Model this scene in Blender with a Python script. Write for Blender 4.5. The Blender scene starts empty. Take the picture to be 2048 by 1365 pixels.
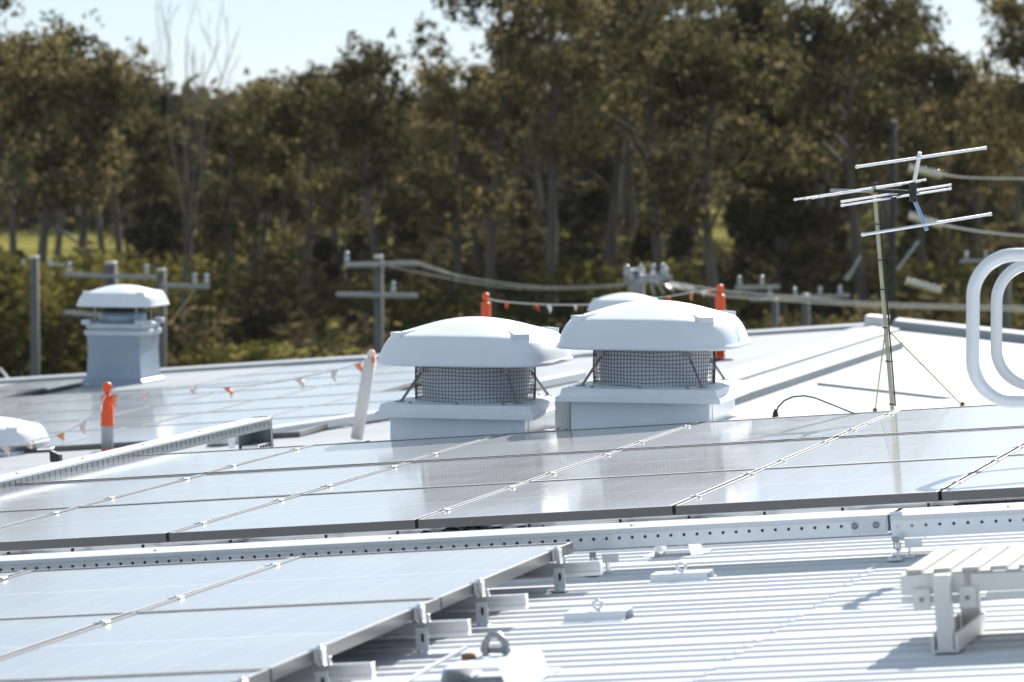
import bpy, bmesh, math, random
from mathutils import Vector, Matrix
S = bpy.context.scene
COL = S.collection
PI = math.pi
rad = math.radians
random.seed(7)

# ------------------------------------------------------------------ camera, sky, sun, exposure
FPX, YH = 8425.95, 205.0                      # focal length and horizon row of a 2048 x 1365 frame
PITCH = math.atan((682.5 - YH) / FPX)
cam = bpy.data.cameras.new("camera")
cam.sensor_width = 36.0
cam.lens = 36.0 * FPX / 2048.0
cam.clip_start, cam.clip_end = 0.5, 9000.0
cam.dof.use_dof = True
cam.dof.focus_distance = 18.5
cam.dof.aperture_fstop = 5.6
camo = bpy.data.objects.new("camera", cam)
camo.rotation_euler = (PI / 2 - PITCH, 0, 0)
COL.objects.link(camo)
S.camera = camo

SUN = Vector((0.600, 1.610, 1.040)).normalized()
SUN_EL = math.asin(SUN.z)
SUN_AZ = math.atan2(SUN.x, SUN.y)
world = bpy.data.worlds.new("World")
S.world = world
world.use_nodes = True
wn = world.node_tree
sky = wn.nodes.new("ShaderNodeTexSky")
sky.sky_type = 'NISHITA'
sky.sun_disc = False
sky.sun_elevation = SUN_EL
sky.sun_rotation = SUN_AZ
sky.air_density = 0.5
sky.dust_density = 0.15
sky.ozone_density = 2.3
# even pale colour mixed into the sky, added to lift the ambient light
hz = wn.nodes.new("ShaderNodeMix")
hz.data_type = 'RGBA'
hz.inputs[0].default_value = 0.56
wn.links.new(sky.outputs[0], hz.inputs[6])
hz.inputs[7].default_value = (6.7, 7.9, 8.7, 1)
wn.links.new(hz.outputs[2], wn.nodes["Background"].inputs[0])
wn.nodes["Background"].inputs[1].default_value = 0.058
sl = bpy.data.lights.new("sun", 'SUN')
sl.energy = 5.0
sl.angle = rad(0.53)
sl.color = (1.0, 0.96, 0.90)
so = bpy.data.objects.new("sun", sl)
so.rotation_euler = SUN.to_track_quat('Z', 'Y').to_euler()
COL.objects.link(so)
S.view_settings.view_transform = 'Standard'
S.view_settings.look = 'None'
S.view_settings.exposure = 0.90
S.cycles.max_bounces = 8
S.cycles.transparent_max_bounces = 8

# ------------------------------------------------------------------ the roof frame (u down/up the fall, v along the ridge, n off the sheet)
PSI, TH = 0.25884, 0.077069
O = Vector((-0.371978, 16.196662, -1.609365))
U = Vector((math.cos(PSI) * math.cos(TH), -math.sin(PSI) * math.cos(TH), math.sin(TH)))
V = Vector((math.sin(PSI), math.cos(PSI), 0))
N = U.cross(V)
MR = Matrix((U, V, N)).transposed().to_4x4()
MR.translation = O
TH2 = rad(5.3)                                   # the far roof's other slope
U2 = Vector((math.cos(PSI) * math.cos(TH2), -math.sin(PSI) * math.cos(TH2), -math.sin(TH2)))
N2 = U2.cross(V)
RIDGE_U, FAR_W = -3.30, -0.55
O2 = O + RIDGE_U * U + FAR_W * N
MR2 = Matrix((U2, V, N2)).transposed().to_4x4()
MR2.translation = O2
CP, SP = math.cos(PITCH), math.sin(PITCH)
GZ = -12.0                                       # the ground


def P(u, v, w=0.0):
    return O + u * U + v * V + w * N


def ray(x, y):
    rx, ru = (x - 1024) / FPX, (682.5 - y) / FPX
    return Vector((rx, CP + ru * SP, -SP + ru * CP))


def pick(x, y, w=0.0):
    r = ray(x, y)
    X = r * ((O + w * N).dot(N) / r.dot(N))
    d = X - O
    return d.dot(U), d.dot(V), w


def at(x, y, d):
    r = ray(x, y)
    return r * (d / r.y)


# ------------------------------------------------------------------ mesh helper
class MB:
    def __init__(self):
        self.v, self.f, self.s = [], [], []

    def add(self, vs, fs, smooth=False):
        b = len(self.v)
        self.v += [Vector(p) for p in vs]
        for f in fs:
            self.f.append([b + i for i in f])
            self.s.append(smooth)
        return self

    def box(self, c, s, R=None):
        c = Vector(c)
        h = Vector(s) * 0.5
        vs = []
        for x, y, z in ((-1, -1, -1), (1, -1, -1), (1, 1, -1), (-1, 1, -1), (-1, -1, 1), (1, -1, 1), (1, 1, 1), (-1, 1, 1)):
            q = Vector((x * h.x, y * h.y, z * h.z))
            vs.append(c + (R @ q if R else q))
        return self.add(vs, [(3, 2, 1, 0), (4, 5, 6, 7), (0, 1, 5, 4), (1, 2, 6, 5), (2, 3, 7, 6), (3, 0, 4, 7)])

    def bar(self, a, b, w, h, up=(0, 0, 1)):
        a, b = Vector(a), Vector(b)
        d = (b - a)
        L = d.length
        y = d.normalized()
        x = y.cross(Vector(up))
        if x.length < 1e-4:
            x = y.cross(Vector((1, 0, 0)))
        x.normalize()
        z = x.cross(y)
        return self.box((a + b) / 2, (w, L, h), Matrix((x, y, z)).transposed())

    def tube(self, pts, r, n=8, closed=False, caps=True, smooth=True):
        pts = [Vector(p) for p in pts]
        m = len(pts)
        rs = r if isinstance(r, (list, tuple)) else [r] * m
        vs, fs = [], []
        prev = None
        for i, p in enumerate(pts):
            if closed:
                t = (pts[(i + 1) % m] - pts[i - 1]).normalized()
            else:
                t = (pts[min(i + 1, m - 1)] - pts[max(i - 1, 0)]).normalized()
            if prev is None:
                a = Vector((0, 0, 1)) if abs(t.z) < 0.9 else Vector((1, 0, 0))
                x = t.cross(a).normalized()
            else:
                x = (prev - t * prev.dot(t))
                x = x.normalized() if x.length > 1e-6 else t.cross(Vector((0, 0, 1))).normalized()
            prev = x
            y = t.cross(x)
            for k in range(n):
                a = 2 * PI * k / n
                vs.append(p + (x * math.cos(a) + y * math.sin(a)) * rs[i])
        segs = m if closed else m - 1
        for i in range(segs):
            j = (i + 1) % m
            for k in range(n):
                l = (k + 1) % n
                fs.append((i * n + k, i * n + l, j * n + l, j * n + k))
        self.add(vs, fs, smooth)
        if caps and not closed:
            self.add([vs[k] for k in range(n)][::-1], [list(range(n))])
            self.add([vs[(m - 1) * n + k] for k in range(n)], [list(range(n))])
        return self

    def rings(self, rings, smooth=True, top=True, bottom=False):
        n = len(rings[0])
        vs = [p for r in rings for p in r]
        fs = []
        for i in range(len(rings) - 1):
            for k in range(n):
                l = (k + 1) % n
                fs.append((i * n + k, i * n + l, (i + 1) * n + l, (i + 1) * n + k))
        if top:
            fs.append([(len(rings) - 1) * n + k for k in range(n)])
        if bottom:
            fs.append([k for k in range(n)][::-1])
        return self.add(vs, fs, smooth)

    def lathe(self, prof, n=24, c=(0, 0, 0), smooth=True, top=True, bottom=True):
        c = Vector(c)
        return self.rings([[c + Vector((r * math.cos(2 * PI * k / n), r * math.sin(2 * PI * k / n), z)) for k in range(n)] for r, z in prof], smooth, top, bottom)

    def prism(self, poly, d):
        d = Vector(d)
        poly = [Vector(p) for p in poly]
        n = len(poly)
        vs = poly + [p + d for p in poly]
        fs = [list(range(n))[::-1], list(range(n, 2 * n))]
        for k in range(n):
            l = (k + 1) % n
            fs.append((k, l, n + l, n + k))
        return self.add(vs, fs)

    def build(self, name, mat, parent=None, bevel=0.0, seg=2):
        me = bpy.data.meshes.new(name)
        me.from_pydata([tuple(p) for p in self.v], [], self.f)
        me.polygons.foreach_set("use_smooth", self.s)
        bm = bmesh.new()
        bm.from_mesh(me)
        bmesh.ops.recalc_face_normals(bm, faces=bm.faces)
        if bevel:
            es = [e for e in bm.edges if len(e.link_faces) == 2 and e.calc_face_angle(0) > 0.6]
            bmesh.ops.bevel(bm, geom=es, offset=bevel, segments=seg, affect='EDGES', profile=0.6)
        bm.to_mesh(me)
        bm.free()
        me.materials.append(mat)
        o = bpy.data.objects.new(name, me)
        COL.objects.link(o)
        if parent:
            o.parent = parent
        return o


def empty(name, M, label, cat, group=None):
    o = bpy.data.objects.new(name, None)
    o.empty_display_size = 0.1
    COL.objects.link(o)
    o.matrix_world = M
    tag(o, label, cat, group)
    return o


def tag(o, label=None, cat=None, group=None, kind=None):
    if label:
        o['label'] = label
    if cat:
        o['category'] = cat
    if group:
        o['group'] = group
    if kind:
        o['kind'] = kind
    return o


def copy_tree(o, M=None, label=None):
    r = o.copy()
    COL.objects.link(r)
    if M is not None:
        r.matrix_world = M
    if label:
        r['label'] = label
    for ch in list(o.children):
        c = ch.copy()
        COL.objects.link(c)
        c.parent = r
        for g in list(ch.children):
            d = g.copy()
            COL.objects.link(d)
            d.parent = c
    return r


def T(x, y=0, z=0):
    return Matrix.Translation(Vector((x, y, z)) if not isinstance(x, Vector) else x)


def RF(u, v, w=0.0, extra=None):
    M = MR @ T(u, v, w)
    return M @ extra if extra else M


def UP(pos, yaw=-PSI):
    return T(pos) @ Matrix.Rotation(yaw, 4, 'Z')


# ------------------------------------------------------------------ materials
def mat(name, base, rough=0.5, metal=0.0, noise=0.0, nscale=8.0, spec=None, bump=0.0, bscale=40.0, rvar=0.0, coat=0.0, stretch=None, dirt=None, dirt_amt=0.0, dscale=3.0):
    m = bpy.data.materials.new(name)
    m.use_nodes = True
    nt = m.node_tree
    b = nt.nodes["Principled BSDF"]
    b.inputs["Base Color"].default_value = (*base, 1)
    b.inputs["Roughness"].default_value = rough
    b.inputs["Metallic"].default_value = metal
    if spec is not None:
        b.inputs["IOR"].default_value = spec
    if coat:
        b.inputs["Coat Weight"].default_value = coat
        b.inputs["Coat Roughness"].default_value = 0.1
    tc = nt.nodes.new("ShaderNodeTexCoord")
    co = tc.outputs["Object"]
    if stretch:
        mp = nt.nodes.new("ShaderNodeMapping")
        mp.inputs["Scale"].default_value = stretch
        nt.links.new(co, mp.inputs[0])
        co = mp.outputs[0]
    if noise or rvar or dirt:
        nz = nt.nodes.new("ShaderNodeTexNoise")
        nz.inputs["Scale"].default_value = nscale
        nz.inputs["Detail"].default_value = 5
        nt.links.new(co, nz.inputs["Vector"])
        if noise:
            mr = nt.nodes.new("ShaderNodeMapRange")
            mr.inputs[1].default_value = 0.3
            mr.inputs[2].default_value = 0.7
            mr.inputs[3].default_value = 1 - noise
            mr.inputs[4].default_value = 1 + noise * 0.5
            nt.links.new(nz.outputs[0], mr.inputs[0])
            mx = nt.nodes.new("ShaderNodeVectorMath")
            mx.operation = 'SCALE'
            mx.inputs[0].default_value = base
            nt.links.new(mr.outputs[0], mx.inputs["Scale"])
            last = mx.outputs[0]
            if dirt:
                n2 = nt.nodes.new("ShaderNodeTexNoise")
                n2.inputs["Scale"].default_value = dscale
                n2.inputs["Detail"].default_value = 8
                n2.inputs["Roughness"].default_value = 0.7
                nt.links.new(co, n2.inputs["Vector"])
                r2 = nt.nodes.new("ShaderNodeMapRange")
                r2.inputs[1].default_value = 0.52
                r2.inputs[2].default_value = 0.75
                r2.inputs[4].default_value = dirt_amt
                nt.links.new(n2.outputs[0], r2.inputs[0])
                mc = nt.nodes.new("ShaderNodeMix")
                mc.data_type = 'RGBA'
                nt.links.new(r2.outputs[0], mc.inputs[0])
                nt.links.new(last, mc.inputs[6])
                mc.inputs[7].default_value = (*dirt, 1)
                last = mc.outputs[2]
            nt.links.new(last, b.inputs["Base Color"])
        if rvar:
            rr = nt.nodes.new("ShaderNodeMapRange")
            rr.inputs[3].default_value = max(0.02, rough - rvar)
            rr.inputs[4].default_value = rough + rvar
            nt.links.new(nz.outputs[0], rr.inputs[0])
            nt.links.new(rr.outputs[0], b.inputs["Roughness"])
    if bump:
        n3 = nt.nodes.new("ShaderNodeTexNoise")
        n3.inputs["Scale"].default_value = bscale
        nt.links.new(tc.outputs["Object"], n3.inputs["Vector"])
        bp = nt.nodes.new("ShaderNodeBump")
        bp.inputs["Strength"].default_value = bump
        bp.inputs["Distance"].default_value = 0.02
        nt.links.new(n3.outputs[0], bp.inputs["Height"])
        nt.links.new(bp.outputs[0], b.inputs["Normal"])
    return m


M_roof = mat("roof_paint", (0.55, 0.58, 0.625), 0.42, noise=0.08, nscale=1.3, bump=0.05, bscale=2.5, dirt=(0.42, 0.41, 0.39), dirt_amt=0.30, dscale=1.1, stretch=(0.35, 1.6, 1))
M_roof2 = mat("far_roof_paint", (0.345, 0.370, 0.395), 0.62, spec=1.2, noise=0.10, nscale=0.8, bump=0.04, bscale=2, dirt=(0.25, 0.25, 0.26), dirt_amt=0.30, dscale=0.7, stretch=(0.3, 1.2, 1))
M_dome = mat("white_fibreglass", (0.72, 0.76, 0.82), 0.38, noise=0.03, nscale=5, bump=0.04, bscale=6, dirt=(0.60, 0.58, 0.55), dirt_amt=0.34, dscale=2.6)
M_box = mat("painted_sheet", (0.80, 0.84, 0.89), 0.40, noise=0.05, nscale=4, bump=0.06, bscale=5, dirt=(0.50, 0.46, 0.41), dirt_amt=0.30, dscale=3.5)
M_bluebox = mat("galvanised_duct", (0.30, 0.37, 0.45), 0.42, metal=0.35, noise=0.10, nscale=3, bump=0.08, bscale=4)
M_ltblue = mat("weathered_collar", (0.50, 0.56, 0.63), 0.4, metal=0.15, noise=0.1, nscale=4)
M_galv = mat("galvanised", (0.70, 0.73, 0.76), 0.36, metal=0.45, noise=0.10, nscale=9, rvar=0.10)
M_rawgalv = mat("raw_galvanised", (0.24, 0.27, 0.31), 0.38, metal=0.6, noise=0.15, nscale=9, rvar=0.08)
M_lid = mat("tray_lid", (0.64, 0.66, 0.68), 0.34, metal=0.2, noise=0.05, nscale=5, rvar=0.06)
M_alu = mat("aluminium", (0.78, 0.79, 0.80), 0.30, metal=0.85, noise=0.05, nscale=12, rvar=0.08)
M_rod = mat("bright_rod", (0.82, 0.83, 0.86), 0.22, metal=0.9)
M_tubewhite = mat("handrail_tube", (0.74, 0.76, 0.79), 0.33, metal=0.25, noise=0.04, nscale=9)
M_step = mat("walkway_paint", (0.74, 0.725, 0.705), 0.5, noise=0.05, nscale=10, dirt=(0.55, 0.48, 0.42), dirt_amt=0.3, dscale=6)
M_deck = mat("slatted_deck", (0.50, 0.485, 0.46), 0.55, noise=0.06, nscale=10, dirt=(0.42, 0.34, 0.28), dirt_amt=0.4, dscale=6)
M_frame = mat("anodised_frame", (0.022, 0.020, 0.019), 0.30, metal=0.0, spec=2.0, noise=0.1)
M_lip = mat("frame_lip_glare", (0.56, 0.555, 0.55), 0.42, metal=0.5)  # glare along the frame tops, put into a pale colour
M_clamp = mat("clamp_metal", (0.62, 0.63, 0.65), 0.35, metal=0.7)
M_black = mat("black_rubber", (0.018, 0.018, 0.02), 0.5)
M_dark = mat("dark_opening", (0.02, 0.02, 0.022), 0.7)
M_wire = mat("mesh_wire", (0.045, 0.05, 0.06), 0.5)
M_strap = mat("grey_strap", (0.27, 0.275, 0.285), 0.4, metal=0.5)
M_orange = mat("orange_plastic", (0.83, 0.105, 0.022), 0.42, noise=0.06, nscale=20)
M_orange2 = mat("faded_orange_flag", (0.85, 0.30, 0.14), 0.6)
M_pink = mat("bleached_flag", (0.84, 0.66, 0.60), 0.6)
M_whitefl = mat("white_flag", (0.80, 0.80, 0.80), 0.6)
M_tube = mat("grey_bollard_tube", (0.40, 0.42, 0.46), 0.4, noise=0.06, nscale=15)
M_wtube = mat("white_bollard_tube", (0.74, 0.70, 0.68), 0.45, noise=0.05, nscale=9)
M_rope = mat("rope", (0.74, 0.73, 0.71), 0.7)
M_mast = mat("zinc_mast", (0.48, 0.45, 0.33), 0.35, metal=0.75, noise=0.2, nscale=22)
M_guy = mat("guy_wire", (0.56, 0.52, 0.30), 0.45, metal=0.4)
M_pole = mat("weathered_pole", (0.115, 0.12, 0.125), 0.8, noise=0.3, nscale=3, stretch=(4, 4, 0.4))
M_dpole = mat("dark_pole", (0.035, 0.040, 0.045), 0.9, noise=0.3, nscale=3)
M_cross = mat("grey_crossarm", (0.27, 0.30, 0.35), 0.5, noise=0.15, nscale=6)
M_ins = mat("porcelain", (0.45, 0.48, 0.53), 0.22, metal=0.55)
M_glassins = mat("pale_insulator", (0.66, 0.67, 0.62), 0.2, coat=0.5)
M_cable = mat("overhead_wire", (0.62, 0.61, 0.60), 0.35, metal=0.4)
M_wall = mat("cladding", (0.55, 0.56, 0.57), 0.6, noise=0.06, nscale=1)
M_grey = mat("grey_steel", (0.30, 0.31, 0.33), 0.4, metal=0.6)
M_cyan = mat("faded_cyan_print", (0.16, 0.50, 0.62), 0.5)
M_rust = mat("rust_stain", (0.22, 0.11, 0.05), 0.8)


def glass_mat():
    m = bpy.data.materials.new("solar_glass")
    m.use_nodes = True
    nt = m.node_tree
    N_ = nt.nodes
    L = nt.links.new
    b = N_["Principled BSDF"]
    tc = N_.new("ShaderNodeTexCoord")
    sep = N_.new("ShaderNodeSeparateXYZ")
    L(tc.outputs["Object"], sep.inputs[0])

    def math_(op, a, bb=None, c=None):
        n = N_.new("ShaderNodeMath")
        n.operation = op
        for i, q in enumerate((a, bb, c)):
            if q is None:
                continue
            if isinstance(q, (int, float)):
                n.inputs[i].default_value = q
            else:
                L(q, n.inputs[i])
        return n.outputs[0]

    def lines(co, off, pitch, half):                    # 1 on a line
        t = math_('DIVIDE', math_('SUBTRACT', co, off), pitch)
        fr = math_('ABSOLUTE', math_('SUBTRACT', math_('FRACT', math_('ADD', t, 0.5)), 0.5))
        return math_('LESS_THAN', math_('MULTIPLY', fr, pitch), half)

    cx = lines(sep.outputs[0], 0.02, 0.16, 0.0016)
    cyl = lines(sep.outputs[1], 0.03, 0.0815, 0.0008)
    mid = math_('LESS_THAN', math_('ABSOLUTE', math_('SUBTRACT', sep.outputs[1], 0.84)), 0.006)
    bus = lines(sep.outputs[0], 0.02, 0.0178, 0.0004)
    mx = N_.new("ShaderNodeMix")
    mx.data_type = 'RGBA'
    mx.inputs[6].default_value = (0.030, 0.030, 0.036, 1)
    mx.inputs[7].default_value = (0.045, 0.045, 0.055, 1)
    L(cyl, mx.inputs[0])
    # a film of dust
    nz = N_.new("ShaderNodeTexNoise")
    nz.inputs["Scale"].default_value = 2.2
    nz.inputs["Detail"].default_value = 6
    geo = N_.new("ShaderNodeNewGeometry")
    L(geo.outputs["Position"], nz.inputs["Vector"])
    dm = N_.new("ShaderNodeMapRange")
    dm.inputs[1].default_value = 0.35
    dm.inputs[2].default_value = 0.75
    dm.inputs[3].default_value = 0.50
    dm.inputs[4].default_value = 0.70
    L(nz.outputs[0], dm.inputs[0])
    m3 = N_.new("ShaderNodeMix")
    m3.data_type = 'RGBA'
    L(dm.outputs[0], m3.inputs[0])
    L(mx.outputs[2], m3.inputs[6])
    m3.inputs[7].default_value = (0.46, 0.46, 0.47, 1)
    ml = N_.new("ShaderNodeMix")
    ml.data_type = 'RGBA'
    L(math_('MAXIMUM', math_('MULTIPLY', cx, 0.55), math_('MAXIMUM', math_('MULTIPLY', cyl, 0.10), math_('MAXIMUM', math_('MULTIPLY', bus, 0.12), math_('MULTIPLY', mid, 0.85)))), ml.inputs[0])
    L(m3.outputs[2], ml.inputs[6])
    ml.inputs[7].default_value = (0.80, 0.81, 0.82, 1)
    L(ml.outputs[2], b.inputs["Base Color"])
    b.inputs["Roughness"].default_value = 0.5
    b.inputs["IOR"].default_value = 1.5
    b.inputs["Coat Weight"].default_value = 1.0
    b.inputs["Coat IOR"].default_value = 2.4
    rr = N_.new("ShaderNodeMapRange")
    rr.inputs[3].default_value = 0.07
    rr.inputs[4].default_value = 0.13
    L(nz.outputs[0], rr.inputs[0])
    L(rr.outputs[0], b.inputs["Coat Roughness"])
    return m


M_glass = glass_mat()


def leaf_mat(name, c1, c2, c3):
    m = bpy.data.materials.new(name)
    m.use_nodes = True
    nt = m.node_tree
    L = nt.links.new
    b = nt.nodes["Principled BSDF"]
    oi = nt.nodes.new("ShaderNodeObjectInfo")
    geo = nt.nodes.new("ShaderNodeNewGeometry")
    cr = nt.nodes.new("ShaderNodeValToRGB")
    cr.color_ramp.elements[0].color = (*c1, 1)
    cr.color_ramp.elements[1].color = (*c3, 1)
    e = cr.color_ramp.elements.new(0.55)
    e.color = (*c2, 1)
    nz = nt.nodes.new("ShaderNodeTexNoise")
    nz.inputs["Scale"].default_value = 0.35
    nz.inputs["Detail"].default_value = 2
    L(geo.outputs["Position"], nz.inputs["Vector"])
    a = nt.nodes.new("ShaderNodeMath")
    a.operation = 'MULTIPLY_ADD'
    L(geo.outputs["Random Per Island"], a.inputs[0])
    a.inputs[1].default_value = 0.55
    s1 = nt.nodes.new("ShaderNodeMath")
    s1.operation = 'MULTIPLY_ADD'
    L(oi.outputs["Random"], s1.inputs[0])
    s1.inputs[1].default_value = 0.35
    s2 = nt.nodes.new("ShaderNodeMath")
    s2.operation = 'MULTIPLY_ADD'
    L(nz.outputs[0], s2.inputs[0])
    s2.inputs[1].default_value = 1.3
    s2.inputs[2].default_value = -0.55
    L(s2.outputs[0], s1.inputs[2])
    L(s1.outputs[0], a.inputs[2])
    L(a.outputs[0], cr.inputs[0])
    L(cr.outputs[0], b.inputs["Base Color"])
    b.inputs["Roughness"].default_value = 0.7
    b.inputs["Specular IOR Level"].default_value = 0.0
    tr = nt.nodes.new("ShaderNodeBsdfTranslucent")
    L(cr.outputs[0], tr.inputs[0])
    mix = nt.nodes.new("ShaderNodeMixShader")
    mix.inputs[0].default_value = 0.38
    L(b.outputs[0], mix.inputs[1])
    L(tr.outputs[0], mix.inputs[2])
    L(mix.outputs[0], nt.nodes["Material Output"].inputs[0])
    return m


M_leafA = leaf_mat("olive_gum_leaves", (0.034, 0.034, 0.017), (0.088, 0.078, 0.034), (0.310, 0.245, 0.118))
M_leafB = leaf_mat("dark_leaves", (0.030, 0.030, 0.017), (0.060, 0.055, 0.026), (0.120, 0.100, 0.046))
M_leafC = leaf_mat("green_undergrowth", (0.050, 0.050, 0.016), (0.098, 0.090, 0.026), (0.190, 0.160, 0.046))
M_leafD = leaf_mat("brown_leaves", (0.038, 0.033, 0.019), (0.084, 0.069, 0.034), (0.250, 0.190, 0.095))
M_bark = mat("gum_bark", (0.125, 0.110, 0.098), 0.85, noise=0.45, nscale=1.2, stretch=(2, 2, 0.3))
M_pale = mat("pale_bark", (0.10, 0.095, 0.092), 0.85, noise=0.3, nscale=1.2, stretch=(2, 2, 0.3))
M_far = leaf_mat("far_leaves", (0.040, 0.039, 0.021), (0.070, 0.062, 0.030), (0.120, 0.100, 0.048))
M_hill = mat("hill_scrub", (0.045, 0.058, 0.070), 0.9, noise=0.4, nscale=0.02)

# grass ground
M_grass = mat("dry_grass", (0.18, 0.165, 0.045), 1.0, spec=1.02, noise=0.35, nscale=0.06, dirt=(0.12, 0.10, 0.035), dirt_amt=0.8, dscale=0.025)
M_road = mat("pale_path", (0.55, 0.53, 0.50), 0.8, noise=0.1, nscale=0.5)

# ------------------------------------------------------------------ ground, hills, far wood
mb = MB()
mb.add([(-2500, -200, GZ), (2500, -200, GZ), (2500, 6000, GZ), (-2500, 6000, GZ)], [(0, 1, 2, 3)])
tag(mb.build("ground", M_grass), kind='structure')

mb = MB()
rows_ = []
for j, (y, base) in enumerate(((2300, 0.0), (2700, 0.55), (3100, 1.0), (3600, 0.3))):
    rows_.append([(x, y, GZ - 1 + base * (16 + 4 * math.sin(x * 0.0041 + 1.3) + 5 * math.sin(x * 0.013 + j) + 3 * math.sin(x * 0.031))) for x in range(-1000, 1001, 20)])
n_ = len(rows_[0])
mb.add([p for r in rows_ for p in r], [(j * n_ + i, j * n_ + i + 1, (j + 1) * n_ + i + 1, (j + 1) * n_ + i) for j in range(3) for i in range(n_ - 1)], True)
tag(mb.build("hills", M_hill), kind='structure')


def leaf_clump(mb, c, r, n, size, rng, flat=0.7, droop=0.0):
    c = Vector(c)
    for _ in range(n):
        while True:
            q = Vector((rng.uniform(-1, 1), rng.uniform(-1, 1), rng.uniform(-1, 1)))
            if q.length <= 1:
                break
        q = q * (0.55 + 0.45 * rng.random()) if q.length < 0.5 else q
        p = c + Vector((q.x * r, q.y * r, q.z * r * flat))
        a = Vector((rng.gauss(0, 1), rng.gauss(0, 1), rng.gauss(0, 0.7) - droop)).normalized()
        t = Vector((rng.gauss(0, 1), rng.gauss(0, 1), rng.gauss(0, 1)))
        b = a.cross(t)
        if b.length < 1e-3:
            continue
        b.normalize()
        s = size * rng.choice((0.55, 0.7, 0.85, 1.0, 1.25, 1.6))
        w = s * rng.uniform(0.35, 0.6)
        mb.add([p - a * s * 0.5, p + b * w * 0.5, p + a * s * 0.5, p - b * w * 0.5], [(0, 1, 2, 3)])


def tree_mesh(seed, H, kind):
    rng = random.Random(seed)
    tr, cr = MB(), MB()
    lean = Vector((rng.uniform(-0.05, 0.05), rng.uniform(-0.05, 0.05), 1))
    r0 = {'gum': 0.30, 'tall': 0.34, 'dark': 0.25, 'thin': 0.22}[kind]
    pts, rs = [], []
    top = {'gum': 0.86, 'tall': 0.90, 'dark': 0.97, 'thin': 0.9}[kind]
    for i in range(10):
        t = i / 9 * top
        pts.append(Vector((lean.x * t * H + 0.35 * math.sin(t * 5 + seed), lean.y * t * H + 0.3 * math.sin(t * 4 + 2 * seed), t * H)))
        rs.append(r0 * (1 - 0.85 * t / top) + 0.02)
    tr.tube(pts, rs, 7)

    def trunk_at(t):
        f = t / top * 9
        i = min(int(f), 8)
        return pts[i].lerp(pts[i + 1], f - i)
    nb = {'gum': 20, 'tall': 24, 'dark': 30, 'thin': 15}[kind]
    for k in range(nb):
        t = {'gum': rng.uniform(0.36, 0.86), 'tall': rng.uniform(0.40, 0.9), 'dark': rng.uniform(0.16, 0.96), 'thin': rng.uniform(0.34, 0.9)}[kind]
        p = trunk_at(min(t, top - 0.01))
        a = rng.uniform(0, 2 * PI)
        if kind == 'dark':
            ln = H * rng.uniform(0.07, 0.14) * (1.15 - t)
            up = 0.25
        else:
            ln = H * rng.uniform(0.10, 0.27) * (1.25 - t * 0.75)
            up = rng.uniform(0.55, 1.3)
        if kind == 'thin':
            ln *= 0.75
        d = Vector((math.cos(a), math.sin(a), up)).normalized()
        mid = p + d * ln * 0.55 + Vector((rng.uniform(-.3, .3), rng.uniform(-.3, .3), 0.1))
        e = p + d * ln + Vector((0, 0, ln * 0.12))
        rb = max(0.035, r0 * 0.42 * (1 - t * 0.7))
        tr.tube([p, mid, e], [rb, rb * 0.7, rb * 0.3], 5, caps=False)
        ends = [e]
        for q in range(3 if kind != 'dark' else 1):
            s_ = mid.lerp(e, rng.uniform(0.1, 0.9))
            d2 = (d + Vector((rng.gauss(0, .7), rng.gauss(0, .7), rng.uniform(-0.1, 0.7)))).normalized()
            e2 = s_ + d2 * ln * rng.uniform(0.3, 0.6)
            tr.tube([s_, e2], [rb * 0.45, rb * 0.15], 4, caps=False)
            ends.append(e2)
        for e_ in ends:
            if kind == 'dark':
                leaf_clump(cr, e_, rng.uniform(0.55, 0.95) * (1.25 - t * 0.6), 52, 0.44, rng, 0.9)
                leaf_clump(cr, p.lerp(e_, 0.5), rng.uniform(0.5, 0.8), 26, 0.42, rng, 0.9)
            else:
                R_ = rng.uniform(0.55, 1.20) * (0.85 if kind == 'thin' else 1)
                leaf_clump(cr, e_, R_, int(52 * R_ * R_) + 12, 0.36, rng, 0.8, 1.1)
                for _ in range(2):
                    off = Vector((rng.gauss(0, 1), rng.gauss(0, 1), rng.gauss(0, 0.7))) * R_
                    leaf_clump(cr, e_ + off, R_ * rng.uniform(0.4, 0.7), 16, 0.32, rng, 0.9, 1.1)
    return tr, cr


PROTO = {}
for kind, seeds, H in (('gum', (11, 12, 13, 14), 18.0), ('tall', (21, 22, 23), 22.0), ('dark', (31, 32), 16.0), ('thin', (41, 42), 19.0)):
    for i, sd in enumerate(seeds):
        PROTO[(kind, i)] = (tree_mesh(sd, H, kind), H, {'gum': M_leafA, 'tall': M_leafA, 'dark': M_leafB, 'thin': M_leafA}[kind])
TREE_DONE = {}


def tree(kind, i, x, ytop, d, wide=1.0, rot=0.0, label=None, group='gum trees beyond the roofs', name='gum_tree'):
    """A tree on the ground at distance d whose top stands at image row ytop."""
    (tr, cr), H, lm = PROTO[(kind, i)]
    top = at(x, ytop, d)
    hh = (top.z - GZ) / H
    M = T(Vector((top.x, d, GZ))) @ Matrix.Rotation(rot, 4, 'Z') @ Matrix.Diagonal((wide * hh ** 0.5, wide * hh ** 0.5, hh, 1))
    key = (kind, i)
    if key in TREE_DONE:
        return copy_tree(TREE_DONE[key], M, label)
    o = empty(name, M, label, 'tree', group)
    tr.build('trunk', M_bark, o)
    cr.build('crown', lm, o)
    TREE_DONE[key] = o
    return o


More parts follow.
